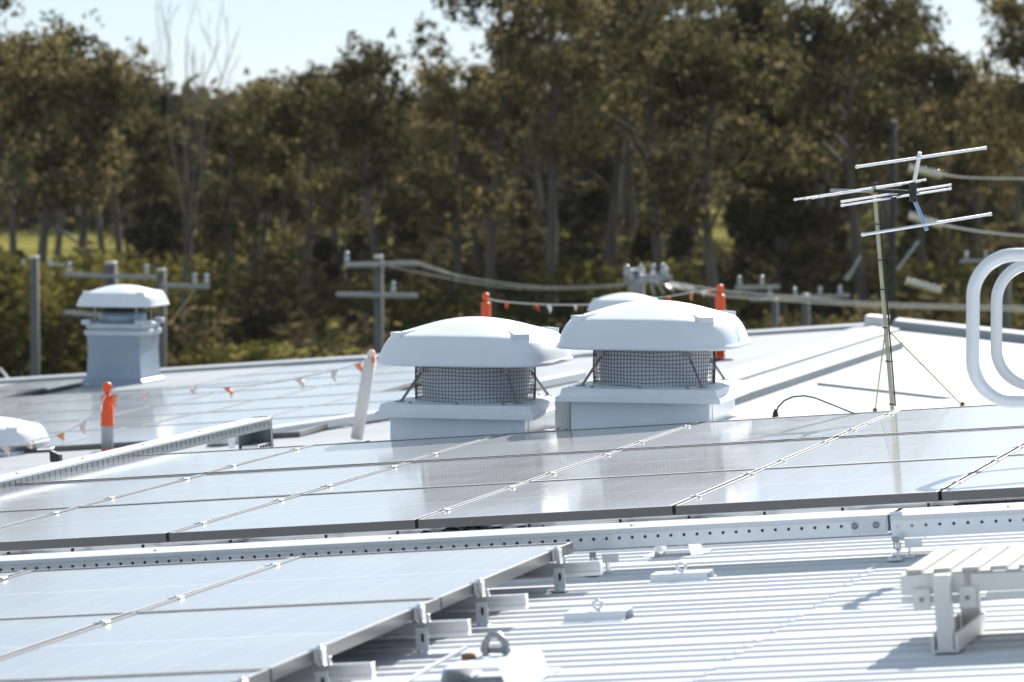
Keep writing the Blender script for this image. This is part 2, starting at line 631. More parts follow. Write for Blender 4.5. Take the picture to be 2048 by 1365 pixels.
# far wood: one mass to the skyline
rng = random.Random(99)
mb = MB()
for k in range(2100):
    d = 400 + 1250 * (rng.random() ** 1.5)
    x = rng.uniform(-0.15, 0.15) * d
    px = 1024 + FPX * x / d
    h = rng.uniform(9, 14.5)
    if 380 < px < 820:
        h *= 0.92
    for q in range(3):
        leaf_clump(mb, (x + rng.uniform(-2.5, 2.5), d + rng.uniform(-3, 3), GZ + h * rng.uniform(0.45, 0.98)), rng.uniform(1.6, 3.0), 10 if d < 700 else 7, 1.6 if d < 700 else 2.4, rng, 0.9)
    leaf_clump(mb, (x, d, GZ + h * 0.25), 3.2, 16 if d < 700 else 8, 1.8 if d < 700 else 2.4, rng, 1.2)
for k in range(70):
    d = rng.uniform(392, 425)
    x = (rng.uniform(-120, 430) - 1024) / FPX * d
    for q in range(4):
        leaf_clump(mb, (x + rng.uniform(-2, 2), d, GZ + 1.2 + q * 2.6), 2.2, 22, 1.1, rng, 0.9)
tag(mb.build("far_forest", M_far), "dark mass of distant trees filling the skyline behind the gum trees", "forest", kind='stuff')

# individual trees (kind, prototype, image column, row of the top, distance, width, label)
TREES = [
    # nearest row
    ('tall', 0, -40, -60, 190, 1.0), ('gum', 0, 75, 60, 205, 1.15), ('gum', 1, 165, 88, 190, 1.15), ('gum', 2, 235, 125, 215, 1.0),
    ('dark', 0, 300, 175, 230, 1.0), ('thin', 0, 452, 205, 200, 0.9), ('thin', 1, 500, 180, 215, 0.9), ('gum', 3, 520, 155, 240, 1.0), ('gum', 0, 610, 170, 205, 1.1),
    ('gum', 1, 680, 118, 225, 1.05), ('gum', 3, 757, 82, 185, 0.85), ('thin', 1, 855, 150, 235, 1.1), ('thin', 0, 905, 120, 195, 1.1), ('gum', 2, 940, 215, 225, 1.1),
    ('tall', 1, 985, -70, 205, 1.0), ('tall', 2, 1115, -120, 190, 1.0), ('gum', 3, 1225, -60, 215, 1.1), ('tall', 0, 1330, -140, 200, 1.05),
    ('gum', 0, 1430, 60, 175, 1.2), ('tall', 2, 1490, -120, 235, 1.1), ('thin', 1, 1250, -110, 240, 1.0), ('dark', 0, 1560, -30, 195, 1.35), ('tall', 1, 1640, -110, 215, 1.05), ('gum', 1, 1725, -30, 190, 1.1),
    ('thin', 0, 1800, -60, 225, 1.0), ('gum', 2, 1850, 75, 205, 1.05), ('gum', 3, 1945, 130, 230, 1.0), ('tall', 2, 2060, -20, 200, 1.0),
    # second row
    ('gum', 1, 20, 130, 275, 1.1), ('gum', 3, 120, 170, 300, 1.1), ('gum', 0, 200, 185, 285, 1.1), ('dark', 1, 265, 190, 300, 1.1),
    ('gum', 2, 345, 215, 290, 1.1), ('dark', 0, 455, 215, 270, 1.1), ('gum', 1, 560, 205, 290, 1.15), ('gum', 0, 640, 195, 300, 1.1),
    ('gum', 3, 725, 190, 280, 1.1), ('gum', 2, 800, 205, 300, 1.1), ('dark', 1, 880, 190, 270, 1.1), ('gum', 1, 1010, 115, 285, 1.15),
    ('gum', 0, 1075, 70, 300, 1.1), ('dark', 0, 1170, 130, 270, 1.2), ('gum', 3, 1270, 60, 290, 1.15), ('gum', 2, 1375, 20, 280, 1.15),
    ('gum', 1, 1480, 40, 300, 1.15), ('dark', 1, 1600, 85, 270, 1.3), ('gum', 0, 1690, 70, 295, 1.1), ('gum', 3, 1780, 120, 280, 1.1),
    ('gum', 2, 1880, 165, 300, 1.1), ('dark', 0, 1960, 190, 270, 1.1), ('gum', 1, 2030, 160, 290, 1.1),
    # third row, filling the gaps under the crowns
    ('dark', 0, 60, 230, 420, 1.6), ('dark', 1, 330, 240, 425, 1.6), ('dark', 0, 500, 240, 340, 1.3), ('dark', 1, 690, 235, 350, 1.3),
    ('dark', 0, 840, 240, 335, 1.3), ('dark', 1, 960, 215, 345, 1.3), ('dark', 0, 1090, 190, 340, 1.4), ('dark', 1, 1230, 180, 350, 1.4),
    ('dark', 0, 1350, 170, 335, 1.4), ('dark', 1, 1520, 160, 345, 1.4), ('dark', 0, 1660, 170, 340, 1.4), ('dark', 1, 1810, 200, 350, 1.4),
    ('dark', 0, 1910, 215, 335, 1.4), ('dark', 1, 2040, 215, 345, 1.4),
]
ORD = ['first', 'second', 'third', 'fourth', 'fifth', 'sixth', 'seventh', 'eighth', 'ninth', 'tenth', 'eleventh', 'twelfth', 'thirteenth', 'fourteenth', 'fifteenth', 'sixteenth',
       'seventeenth', 'eighteenth', 'nineteenth', 'twentieth', 'twenty-first', 'twenty-second', 'twenty-third', 'twenty-fourth', 'twenty-fifth', 'twenty-sixth', 'twenty-seventh', 'twenty-eighth', 'twenty-ninth', 'thirtieth']
DESC = {'gum': 'bushy olive gum tree', 'tall': 'very tall open-crowned gum tree', 'dark': 'dense dark narrow tree', 'thin': 'slender gum tree with sparse crown'}
KNAME = {'gum': 'gum_tree', 'tall': 'gum_tree', 'dark': 'dark_tree', 'thin': 'gum_tree'}
rowname = ['nearest row of trees', 'middle row of trees', 'rearmost row of trees']
cnt = [0, 0, 0]
for k, (kind, i, x, yt, d, w) in enumerate(TREES):
    r = 0 if k < 28 else (1 if k < 51 else 2)
    lab = '%s, %s from the left in the %s' % (DESC[kind], ORD[cnt[r]], rowname[r])
    cnt[r] += 1
    o = tree(kind, i, x, yt, d, w * (1.0 if r else 1.0), random.uniform(0, 6.28), lab, name=KNAME[kind])

# younger trees with low crowns filling the space under the tall ones
for i, sd in enumerate((51, 52, 53)):
    PROTO[('sap', i)] = (tree_mesh(sd, 9.0, 'dark'), 9.0, (M_leafA, M_leafD, M_leafA)[i])
rng = random.Random(23)
n_s = 32
for k in range(n_s):
    x = 300 + 1800 * (k + rng.uniform(-.3, .3)) / n_s
    d = (225, 262, 305)[k % 3] + rng.uniform(-8, 8)
    yt = rng.uniform(330, 450) if k % 2 else rng.uniform(430, 520)
    tree('sap', k % 3, x, yt, d, rng.uniform(1.0, 1.5), rng.uniform(0, 6.28), '%s young tree under the tall crowns, number %d from the left' % (('olive', 'brownish', 'leafy')[k % 3], k + 1), 'young trees under the tall crowns', 'young_tree')
for k, (x, yt, d) in enumerate(((-25, 430, 300), (340, 420, 230), (45, 500, 310), (170, 495, 300), (250, 505, 320))):
    tree('sap', k % 3, x, yt, d, 1.0, k * 1.3, 'small tree before the far grass at left, number %d from the left' % (k + 1), 'young trees under the tall crowns', 'young_tree')

# the leafless tree
rng = random.Random(5)
mb = MB()
bt = at(372, 640, 165)
base = Vector((bt.x, 165, GZ))
topz = at(372, -25, 165).z


def twig(p, d, ln, r, depth):
    e = p + d * ln
    m_ = p.lerp(e, 0.5) + Vector((rng.gauss(0, .03), rng.gauss(0, .03), 0)) * ln
    mb.tube([p, m_, e], [r, r * 0.7, r * 0.4], 5, caps=False)
    if depth == 0:
        return
    for _ in range(3 if depth > 1 else 5):
        s_ = p.lerp(e, rng.uniform(0.45, 1.0))
        nd = (d + Vector((rng.gauss(0, .28), rng.gauss(0, .28), rng.uniform(0.0, 0.25)))).normalized()
        twig(s_, nd, ln * rng.uniform(0.22, 0.42), r * 0.5, depth - 1)


fork = base + Vector((0.1, 0, 7.5))
mb.tube([base, base + Vector((-0.1, 0, 4)), fork], [0.13, 0.09, 0.06], 7)
for px, pyt in ((322, 130), (365, 5), (402, 20), (418, 90), (462, 60), (350, 90), (440, 140)):
    e = at(px, pyt, 165 + rng.uniform(-2, 2))
    d = e - fork
    L_ = d.length
    twig(fork + Vector((rng.uniform(-.2, .2), 0, rng.uniform(-2.5, 0.5))), d.normalized(), L_, 0.030, 3)
bare = mb.build("bare_tree", M_pale)
tag(bare, "leafless grey tree with thin upright branches against the sky at left", "tree")

# shrubs and saplings at the foot of the trees
def shrub_mesh(seed):
    rng = random.Random(seed)
    st, fo = MB(), MB()
    for k in range(7):
        a = rng.uniform(0, 6.28)
        e = Vector((math.cos(a) * rng.uniform(.3, 1.5), math.sin(a) * rng.uniform(.3, 1.5), rng.uniform(1.5, 3.6)))
        st.tube([(0, 0, 0), e * 0.5 + Vector((0, 0, .3)), e], [0.06, 0.04, 0.02], 5, caps=False)
        for q in range(3):
            leaf_clump(fo, e * rng.uniform(0.5, 1.05), rng.uniform(0.5, 0.9), 70, 0.24, rng, 0.8)
    return st, fo


SH = []
for sd, lm in ((1, M_leafD), (2, M_leafB), (3, M_leafC)):
    st, fo = shrub_mesh(sd)
    o = empty('shrub', T(0, 0, 0), 'shrub', 'shrub', 'shrubs among the tree trunks')
    st.build('stem', M_bark, o)
    fo.build('foliage', lm, o)
    SH.append(o)
rng = random.Random(17)
spots = []
for k in range(96):
    x = -60 + 2170 * (k + rng.uniform(-.4, .4)) / 96
    d = (160, 210, 185, 260, 230, 300)[k % 6] + rng.uniform(-8, 8)
    if x < 330:
        d = 158 + (k % 5) * 9
    if 395 < x < 470 or 640 < x < 715:
        continue
    spots.append((x, d, rng.uniform(0.7, 1.7)))
spots.sort()
for k, (x, d, s) in enumerate(spots):
    pr = SH[k % 3]
    M = T(Vector(((x - 1024) / FPX * d, d, GZ))) @ Matrix.Rotation(rng.uniform(0, 6.28), 4, 'Z') @ Matrix.Diagonal((s * 1.5, s * 1.5, s * ((0.55 + 0.65 * (k % 2)) if x < 330 else 0.95), 1))
    lab = '%s shrub low among the trunks, number %d counted from the left' % (('yellow green', 'dark', 'mid green')[k % 3], k + 1)
    if k < 3:
        pr.matrix_world = M
        pr['label'] = lab
    else:
        copy_tree(pr, M, lab)
# the pale fence seen across the far grass
mb = MB()
a, b = at(-20, 519, 292), at(262, 519, 292)
for k in range(31):
    p = a.lerp(b, k / 30)
    mb.box((p.x, p.y, p.z - 0.5), (0.12, 0.12, 1.0))
for dz in (0, -0.3):
    mb.bar(a + Vector((0, 0, dz - 0.1)), b + Vector((0, 0, dz - 0.1)), 0.06, 0.22)
fo = mb.build("rail_fence", mat("white_rail", (0.8, 0.79, 0.77), 0.5))
tag(fo, "low white rail fence far off across the yellow green grass", "fence")

# far buildings with blue roofs between the crowns
for nm, x, y, d, w, h, lab in (("distant_building", 965, 172, 900, 2.6, 1.4, "tiny far building with a bright blue roof left of the tall gums"),
                               ("distant_building", 1990, 168, 900, 3.4, 3.2, "tiny far blue building between the crowns at the right")):
    c = at(x, y, d)
    o = empty(nm, T(Vector((c.x, d, GZ))), lab, 'building', 'far blue roofed buildings')
    zt = c.z - GZ
    MB().box((0, 0, (zt - h) / 2), (w * 1.4, 8, zt - h)).build('wall', M_wall, o)
    MB().prism([(-w * 0.8, -5, zt - h), (w * 0.8, -5, zt - h), (w * 0.5, -5, zt), (-w * 0.5, -5, zt)], (0, 10, 0)).build('roof', mat("blue_roof", (0.10, 0.22, 0.50), 0.5), o)

# ------------------------------------------------------------------ the two roofs
def rib_profile(y0, y1, hz=1.0):
    """(y, z) of the ribbed sheet: four ribs, then a pan; z = 0 on the rib tops."""
    pts = [(y0, -0.012)]
    per = 0.634
    k = math.floor(y0 / per)
    while k * per < y1:
        for r in range(4):
            c = k * per + r * 0.138
            for dy, z in ((-0.034, -0.012), (-0.019, 0.0), (0.019, 0.0), (0.034, -0.012)):
                y = c + dy
                if pts[-1][0] + 0.002 < y < y1:
                    pts.append((y, z * hz))
        k += 1
    pts.append((y1, -0.012 * hz))
    return pts


def rib_sheet(x0, x1, y0, y1, M, w, nx=1, hz=0.60):
    mb = MB()
    pr = rib_profile(y0, y1, hz)
    vs = []
    for i in range(nx + 1):
        x = x0 + (x1 - x0) * i / nx
        vs += [M @ Vector((x, y, w + z)) for y, z in pr]
    n = len(pr)
    mb.add(vs, [(i * n + k, (i + 1) * n + k, (i + 1) * n + k + 1, i * n + k + 1) for i in range(nx) for k in range(n - 1)])
    return mb


RW = -0.135                                             # rib tops of the near roof
near = empty('building', T(0, 0, 0), 'near building with white ribbed metal roof carrying both close solar arrays', 'building')
mb = rib_sheet(-13, 11, -9.5, 6.38, MR, RW, 12)
rs_ = random.Random(3)
# screw heads along the battens
for u0 in (-0.3, 2.02, 3.2, -4.6):
    for k in range(-15, 11):
        for r in range(4):
            v = k * 0.634 + r * 0.138
            if -9.4 < v < 6.3:
                mb.lathe([(0.0055, 0), (0.0055, 0.0015), (0.004, 0.0025)], 8, (0, 0, 0), False)
                for q in range(-24, 0):
                    p = mb.v[q]
                    mb.v[q] = P(u0 + p.x + 0.01 * (k % 3), v + p.y, RW + p.z)
roofsheet = mb.build('roof_sheet', M_roof, near)
# end-lap of the sheets: one raised sheet edge
mb = rib_sheet(2.05, 11, -9.5, -1.4, MR, RW + 0.0035)
mb.build('lapped_sheet', M_roof, near)
# flat edge capping behind the panels
mb = MB()
cu0 = -1.78
poly = [(5.17, -0.115), (5.17, -0.03), (6.42, -0.03), (6.42, -0.24)]
mb.prism([P(cu0, v, w) for v, w in poly], 12.5 * U)
mb.build('edge_capping', M_roof, near, 0.006)
mb = MB()
mb.tube([P(cu0 - 0.02, 5.21, -0.012), P(11, 5.21, -0.012)], 0.010, 6)
mb.build('edge_bead', M_box, near)
mb = MB()
mb.prism([P(cu0 - 0.16, 5.15, -0.03), P(cu0, 5.15, -0.03), P(cu0, 5.15, 0.0)], 0.12 * V)
mb.build('capping_end', M_dark, near)
mb = MB()
c4 = [P(-13, -9.5, -0.2), P(11, -9.5, -0.2), P(11, 6.36, -0.2), P(-13, 6.36, -0.2)]
mb.add(c4 + [Vector((p.x, p.y, GZ)) for p in c4], [(0, 1, 5, 4), (1, 2, 6, 5), (2, 3, 7, 6), (3, 0, 4, 7)])
mb.build('wall', M_wall, near)

far = empty('building', T(0, 0, 0), 'farther building with low white gable roof, ridge and flagged safety rope', 'building')
V0, V1 = 6.9, 29.05
rib_sheet(-20, RIDGE_U - 0.0, V0, V1, MR, FAR_W, 8, 0.1).build('left_slope', M_roof2, far)
rib_sheet(0.0, 16, V0, V1, MR2, 0, 8, 0.12).build('right_slope', M_roof2, far)
mb = MB()
def P2(a, v, w=0.0):
    return O2 + a * U2 + v * V + w * N2
nseg = 30
for side in (0, 1):
    vs = []
    for k in range(nseg + 1):
        v = V0 + (V1 - V0) * k / nseg
        if side == 0:
            vs += [P(RIDGE_U, v, FAR_W + 0.035), P(RIDGE_U - 0.26, v, FAR_W + 0.022), P(RIDGE_U - 0.265, v, FAR_W + 0.002)]
        else:
            vs += [P2(0.0, v, 0.035), P2(0.26, v, 0.022), P2(0.265, v, 0.002)]
    mb.add(vs, [(k * 3 + j, k * 3 + 3 + j, k * 3 + 4 + j, k * 3 + 1 + j) for k in range(nseg) for j in range(2)])
mb.build('ridge_cap', M_roof2, far)
# flashing strip that runs up the right slope beside the panels
mb = MB()
mb.prism([P2(0.40, V0, 0.0), P2(0.72, V0, 0.0), P2(0.72, V0, 0.075), P2(0.40, V0, 0.06)], 19.5 * V)
mb.build('flashing_strip', M_roof2, far, 0.01)
# step joint across the right slope and two lap joints
mb = MB()
mb.prism([P2(0.86, 21.0, 0.0), P2(0.86, 21.10, 0.0), P2(0.86, 21.10, 0.016), P2(0.86, 21.0, 0.022)], 9 * U2)
mb.build('step_joint', M_grey, far)
for v_ in (12.5, 16.4, 24.6):
    mb = MB()
    mb.prism([P2(0.78, v_, 0.0), P2(0.78, v_ + 0.3, 0.0), P2(0.78, v_ + 0.3, 0.004), P2(0.78, v_, 0.006)], 10 * U2)
    mb.build('lap_joint', M_roof2, far)
# barge caps on the far edge
mb = MB()
mb.prism([P(-20, V1 - 0.02, FAR_W - 0.25), P(-20, V1 + 0.22, FAR_W - 0.25), P(-20, V1 + 0.22, FAR_W + 0.055), P(-20, V1 - 0.02, FAR_W + 0.035)], (20 + RIDGE_U) * U)
mb.build('barge_cap', M_roof2, far, 0.01)
mb = MB()
mb.prism([P2(0.15, V1 - 0.02, -0.2), P2(0.15, V1 + 0.3, -0.2), P2(0.15, V1 + 0.3, 0.115), P2(0.15, V1 - 0.02, 0.095)], 16 * U2)
mb.build('barge_cap', M_roof2, far, 0.03, 3)
mb = MB()
mb.prism([P2(-0.12, V1 - 0.2, 0.0), P2(0.10, V1 - 0.2, 0.0), P2(0.10, V1 - 0.2, 0.13), P2(-0.12, V1 - 0.2, 0.13)], 0.3 * V)
mb.build('ridge_end_block', M_step, far, 0.01)
mb = MB()
c4 = [P(-20, V0 + 0.02, FAR_W - 0.08), P(RIDGE_U, V0 + 0.02, FAR_W - 0.08), P2(16, V0 + 0.02, -0.08), P2(16, V1 - 0.02, -0.08), P(RIDGE_U, V1 - 0.02, FAR_W - 0.08), P(-20, V1 - 0.02, FAR_W - 0.08)]
mb.add(c4 + [Vector((p.x, p.y, GZ)) for p in c4], [(0, 1, 7, 6), (1, 2, 8, 7), (2, 3, 9, 8), (3, 4, 10, 9), (4, 5, 11, 10), (5, 0, 6, 11)])
mb.build('wall', M_wall, far)

# ------------------------------------------------------------------ solar panels
PW, PL, GAP = 1.006, 1.687, 0.014


def make_panel(clamps=True):
    o = empty('solar_panel', T(0, 0, 0), 'solar panel', 'solar panel')
    mb = MB()
    t, h = 0.011, 0.036
    mb.box((PW / 2, t / 2, -h / 2), (PW, t, h))
    mb.box((PW / 2, PL - t / 2, -h / 2), (PW, t, h))
    mb.box((t / 2, PL / 2, -h / 2), (t, PL - 2 * t, h))
    mb.box((PW - t / 2, PL / 2, -h / 2), (t, PL - 2 * t, h))
    mb.build('frame', M_frame, o)
    mb = MB()
    for c_, s_ in (((PW / 2, t / 2, 0.0006), (PW, t, 0.0012)), ((PW / 2, PL - t / 2, 0.0006), (PW, t, 0.0012)), ((t / 2, PL / 2, 0.0006), (t, PL - 2 * t, 0.0012)), ((PW - t / 2, PL / 2, 0.0006), (t, PL - 2 * t, 0.0012))):
        mb.box(c_, s_)
    mb.build('frame_lip', M_lip, o)
    mb = MB()
    mb.box((PW / 2, PL / 2, -0.005), (PW - 2 * t, PL - 2 * t, 0.005))
    mb.build('glass', M_glass, o)
    if clamps:
        for y in (0.39, 1.40):
            mb = MB()
            mb.box((PW + GAP / 2, y, 0.0025), (0.044, 0.040, 0.004))
            mb.box((PW + GAP / 2, y, -0.018), (0.012, 0.040, 0.036))
            mb.lathe([(0.007, 0.0045), (0.007, 0.008)], 8, (PW + GAP / 2, y, 0))
            mb.build('clamp', M_clamp, o, 0.001, 1)
    return o


jit = random.Random(8)


def jitter(a=0.04):
    return Matrix.Rotation(rad(jit.uniform(-a, a)), 4, 'X') @ Matrix.Rotation(rad(jit.uniform(-a, a)), 4, 'Y')


protoP = make_panel()
first = True
rn = ['front', 'middle', 'back']
for row in range(3):
    for k in range(-1, 5):
        M = RF((k - 2) * 1.02 + 0.01, row * 1.70, (0, 0, 0.004)[row], jitter(0.03))
        lab = 'solar panel in the %s row of the upper array, %s from the left' % (rn[row], ORD[k + 1])
        if first:
            o = protoP
            o.matrix_world = M
            o['label'] = lab
            first = False
        else:
            o = copy_tree(protoP, M, lab)
        o['group'] = 'panels of the upper array'
# foreground array
LU, LV = -0.045, -1.344
for row in range(3):
    for k in range(-2, 1):
        if (row, k) in ((1, -2), (2, -2), (2, -1)):
            continue
        M = RF(LU + k * 1.02 + 0.0, LV - (row + 1) * 1.70 + 0.02, 0, jitter(0.04))
        lab = 'foreground solar panel, %s row from the cable tray, %s' % (ORD[row], ['at its right edge', 'second from its right edge', 'third from its right edge'][-k])
        o = copy_tree(protoP, M, lab)
        o['group'] = 'panels of the foreground array'
# far array on the lower roof's left slope
protoF = make_panel(False)
pw = FAR_W + 0.042
firstF = True
sets = [(15.30 + r * 1.70, r) for r in range(3)] + [(20.62 + r * 1.70, r + 3) for r in range(4)]
for v0, r in sets:
    for k in range(10 if r < 3 else 9):
        u0 = -15.6 + k * 1.02
        if v0 > 23.9 and -12.0 < u0 < -10.15:
            continue
        x_ = P(u0 + 1.0, v0, pw)
        if 1024 + FPX * x_.x / x_.y < -60:
            continue
        M = RF(u0, v0, pw, Matrix.Rotation(rad(0.75), 4, 'X') @ jitter(0.05))
        lab = 'pale panel on far roof left slope, %s row from front, %s from left' % (ORD[r], ORD[k])
        if firstF:
            protoF.matrix_world = M
            protoF['label'] = lab
            firstF = False
            o = protoF
        else:
            o = copy_tree(protoF, M, lab)
        o['group'] = 'panels on the far roof'
# ------------------------------------------------------------------ mounting rails
def rail(u0, u1, v, feet, label, group, endclamp=False, rk=1.0):
    o = empty('mounting_rail', RF(u0, v, -0.042), label, 'mounting rail', group)
    L_ = u1 - u0
    mb = MB()
    mb.box((L_ / 2, -0.0, -0.007 * rk), (L_, 0.038, 0.013 * rk))
    mb.box((L_ / 2, -0.0, -0.041 * rk), (L_, 0.038, 0.013 * rk))
    mb.box((L_ / 2, 0.004, -0.024 * rk), (L_, 0.030, 0.022 * rk))
    mb.build('rail', M_alu, o, 0.001, 1)
    for fu in feet:
        x = fu - u0
        mb = MB()
        mb.box((x, -0.024, -0.054), (0.040, 0.006, 0.076))
        mb.box((x, -0.045, -0.0905), (0.055, 0.05, 0.006))
        mb.lathe([(0.007, -0.006), (0.007, 0.004)], 8, (x, -0.045, -0.084))
        fb = mb.build('foot_bracket', M_galv, o, 0.001, 1)
        MB().box((x + 0.003, -0.0285, -0.046), (0.008, 0.004, 0.024)).build('slot', M_dark, fb)
    if endclamp:
        mb = MB()
        mb.box((L_ - 0.147, 0, 0.022), (0.014, 0.034, 0.044))
        mb.box((L_ - 0.160, 0, 0.0455), (0.036, 0.034, 0.004))
        mb.lathe([(0.009, 0.046), (0.009, 0.055)], 8, (L_ - 0.152, 0, 0))
        mb.lathe([(0.007, 0.0), (0.007, 0.022)], 8, (L_ - 0.128, 0, 0))
        mb.build('end_clamp', M_alu, o, 0.002, 1)
    return o


RO = ['nearest', 'second', 'third', 'fourth', 'fifth', 'farthest']
i = 0
for row in range(3):
    for y in (0.39, 1.40):
        feet = [-0.99 + 1.02 * q for q in range(-1, 5)] if row == 0 else []
        feet = [f + 0.035 for f in feet]
        rail(-3.0, 3.05, row * 1.70 + (0.12 if (row == 0 and y < 1) else y), feet, 'aluminium rail under the upper solar array, %s of six counted from the front' % RO[i], 'rails under the upper array', False, 0.68)
        i += 1
i = 0
for row in range(3):
    for y in (1.40, 0.39):
        v = LV - (row + 1) * 1.70 + 0.02 + y
        if row == 2 and y < 1:
            continue
        rail(-2.2, 1.13, v, [0.985], 'blurred rail end poking out of the foreground array, %s from the cable tray' % ORD[i], 'rails under the foreground array', True)
        i += 1

# dc cables clipped under the front of the upper array
mb = MB()
rr = random.Random(4)
for j, off in enumerate((0.0, 0.012, 0.026)):
    pts = []
    for k in range(64):
        u = -2.6 + 5.6 * k / 63
        sag = 0.012 * math.sin(k * 0.9 + j) ** 2 + (0.02 * math.sin(k * 0.31 + 2 * j) ** 2)
        pts.append(P(u, 0.055 + off * 0.5, -0.055 - off - sag))
    mb.tube(pts, 0.0055, 6)
cab = mb.build('cable_bundle', M_black)
tag(cab, 'black cables drooping along the front rail under the upper solar array', 'cable')
for k, u in enumerate([-2.3 + 0.31 * q for q in range(17)]):
    mb = MB()
    uu = u + rr.uniform(-.08, .08)
    mb.box((0, 0, -0.022), (0.009, 0.012, 0.052))
    mb.box((0, 0.02, -0.046), (0.009, 0.04, 0.006))
    if k == 0:
        cl0 = mb.build('cable_clip', M_black)
        cl0.matrix_world = RF(uu, 0.02, -0.045)
        tag(cl0, 'small black clip holding cables under the upper panels', 'clip', 'cable clips under the upper array')
    else:
        c = cl0.copy()
        COL.objects.link(c)
        c.matrix_world = RF(uu, 0.02, -0.045)
pts = []
c0 = Vector(pick(1895, 1004, -0.06))
for k in range(15):
    a = PI * k / 14
    pts.append(P(c0.x - 0.055 * math.cos(a), c0.y, -0.045 - 0.042 * math.sin(a)))
o = MB().tube(pts, 0.0045, 6).build('cable_loop', M_black)
tag(o, 'thin black cable loop hanging below the front edge of the upper panels at right', 'cable')
# dark conduit bundle at the far right and a box under the second panel
p0 = pick(1940, 1000, -0.07)
mb = MB()
for k in range(26):
    mb.lathe([(0.016, -0.004), (0.016, 0.004)], 10, (0, 0, 0))
    for q in range(-20, 0):
        p = mb.v[q]
        mb.v[q] = P(p0[0] + 0.012 * k + p.z, 0.05 + p.x, -0.066 + p.y)
o = mb.build('corrugated_conduit', M_black)
tag(o, 'black corrugated conduit tucked under the front edge of the panels at right', 'conduit')
mb = MB()
c = pick(955, 1052, -0.06)
pts = [P(c[0] - 0.16 + 0.02 * k, 0.03, -0.062 + 0.012 * math.sin(k * 1.3)) for k in range(26)]
mb.tube(pts, [0.006 + 0.016 * math.exp(-((k - 9) / 5) ** 2) for k in range(26)], 8)
o = mb.build('cable_plug', M_black)
tag(o, 'bunched black plugs and cables under the middle of the upper array', 'cable')

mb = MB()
mb.tube([P(-3.0 + 0.3 * k, 0.72 + 0.015 * math.sin(k * 1.7), RW + 0.024) for k in range(21)], 0.024, 10)  # black pipe added to darken the shaded gap below the front panels
tag(mb.build('shade_pipe', M_black), 'added black pipe deepening the shade on the sheet under the upper array', 'conduit')
# ------------------------------------------------------------------ perforated cable trays
def hole_strip(mb, x0, n, pitch, z0, z1, y, r, slot=False):
    """A strip of n cells in the x-z plane at y, each with a real hole."""
    zc = (z0 + z1) / 2 + (0 if slot else 0.003)
    for k in range(n):
        a, b = x0 + k * pitch, x0 + (k + 1) * pitch
        cx = (a + b) / 2
        rx, rz = (r, r) if not slot else (r * 0.45, r * 1.5)
        sq = [(b, zc), (b, z1), (cx, z1), (a, z1), (a, zc), (a, z0), (cx, z0), (b, z0)]
        ci = [(cx + rx * math.cos(q * PI / 4), zc + rz * math.sin(q * PI / 4)) for q in range(8)]
        vs = [(x, y, z) for x, z in sq] + [(x, y, z) for x, z in ci] + [(x, y + 0.002, z) for x, z in ci]
        fs = []
        for q in range(8):
            w = (q + 1) % 8
            fs.append((q, w, 8 + w, 8 + q))
            fs.append((8 + q, 8 + w, 16 + w, 16 + q))
        mb.add(vs, fs)
    return mb


def tray(name, M, L_, wid, h, label, hole_r=0.006, pitch=0.047, slot=False, body=None):
    o = empty(name, M, label, 'cable tray', 'cable trays')
    mb = MB()
    n = int(L_ / pitch)
    hole_strip(mb, 0, n, pitch, 0.012, h - 0.012, 0, hole_r, slot)
    L2 = n * pitch
    mb.add([(0, 0, 0), (L2, 0, 0), (L2, 0, 0.012), (0, 0, 0.012)], [(0, 1, 2, 3)])
    mb.add([(0, 0, h - 0.012), (L2, 0, h - 0.012), (L2, 0, h), (0, 0, h)], [(0, 1, 2, 3)])
    mb.add([(0, 0, 0), (L2, 0, 0), (L2, wid, 0), (0, wid, 0)], [(0, 1, 2, 3)])
    mb.add([(0, wid, 0), (L2, wid, 0), (L2, wid, h), (0, wid, h)], [(0, 1, 2, 3)])
    mb.build('channel', body or M_galv, o)
    mb = MB()
    mb.box((L2 / 2, wid / 2, h + 0.003), (L2, wid + 0.012, 0.003))
    mb.box((L2 / 2, -0.006, h - 0.004), (L2, 0.0015, 0.014))
    mb.build('lid', M_lid, o, 0.0008, 1)
    for k in range(int(L2 / 0.9)):
        MB().lathe([(0.006, h + 0.004), (0.006, h + 0.010), (0.003, h + 0.012)], 8, (0.4 + k * 0.9, wid * 0.35, 0)).build('lid_screw', M_clamp, o)
    return o


tw = -0.075
tu = pick(1782, 1075, -0.07)[0]
tA = tray('cable_tray', RF(-2.9, -1.10, tw + 0.026), tu + 2.9 + 0.045, 0.235, 0.064, 'long galvanised cable tray with round holes across the picture, left length')
tB = tray('cable_tray', RF(tu + 0.022, -1.105, tw + 0.013), 3.2, 0.27, 0.072, 'galvanised cable tray with round holes, right hand length set slightly higher', pitch=0.049)
# joiner plate with bolts
mb = MB()
mb.box((tu + 2.9 - 0.055, -0.004, 0.036), (0.12, 0.004, 0.056))
mb.build('joiner_plate', M_lid, tA, 0.001, 1)
for x in (-0.105, -0.03):
    MB().lathe([(0.012, -0.004), (0.012, 0.004), (0.008, 0.008)], 10).build('bolt', M_grey, tA).matrix_local = T(tu + 2.9 + x, -0.008, 0.035) @ Matrix.Rotation(rad(90), 4, 'X')
MB().box((0.02, 0.005, 0.04), (0.045, 0.004, 0.10)).build('end_plate', M_lid, tB, 0.001, 1)
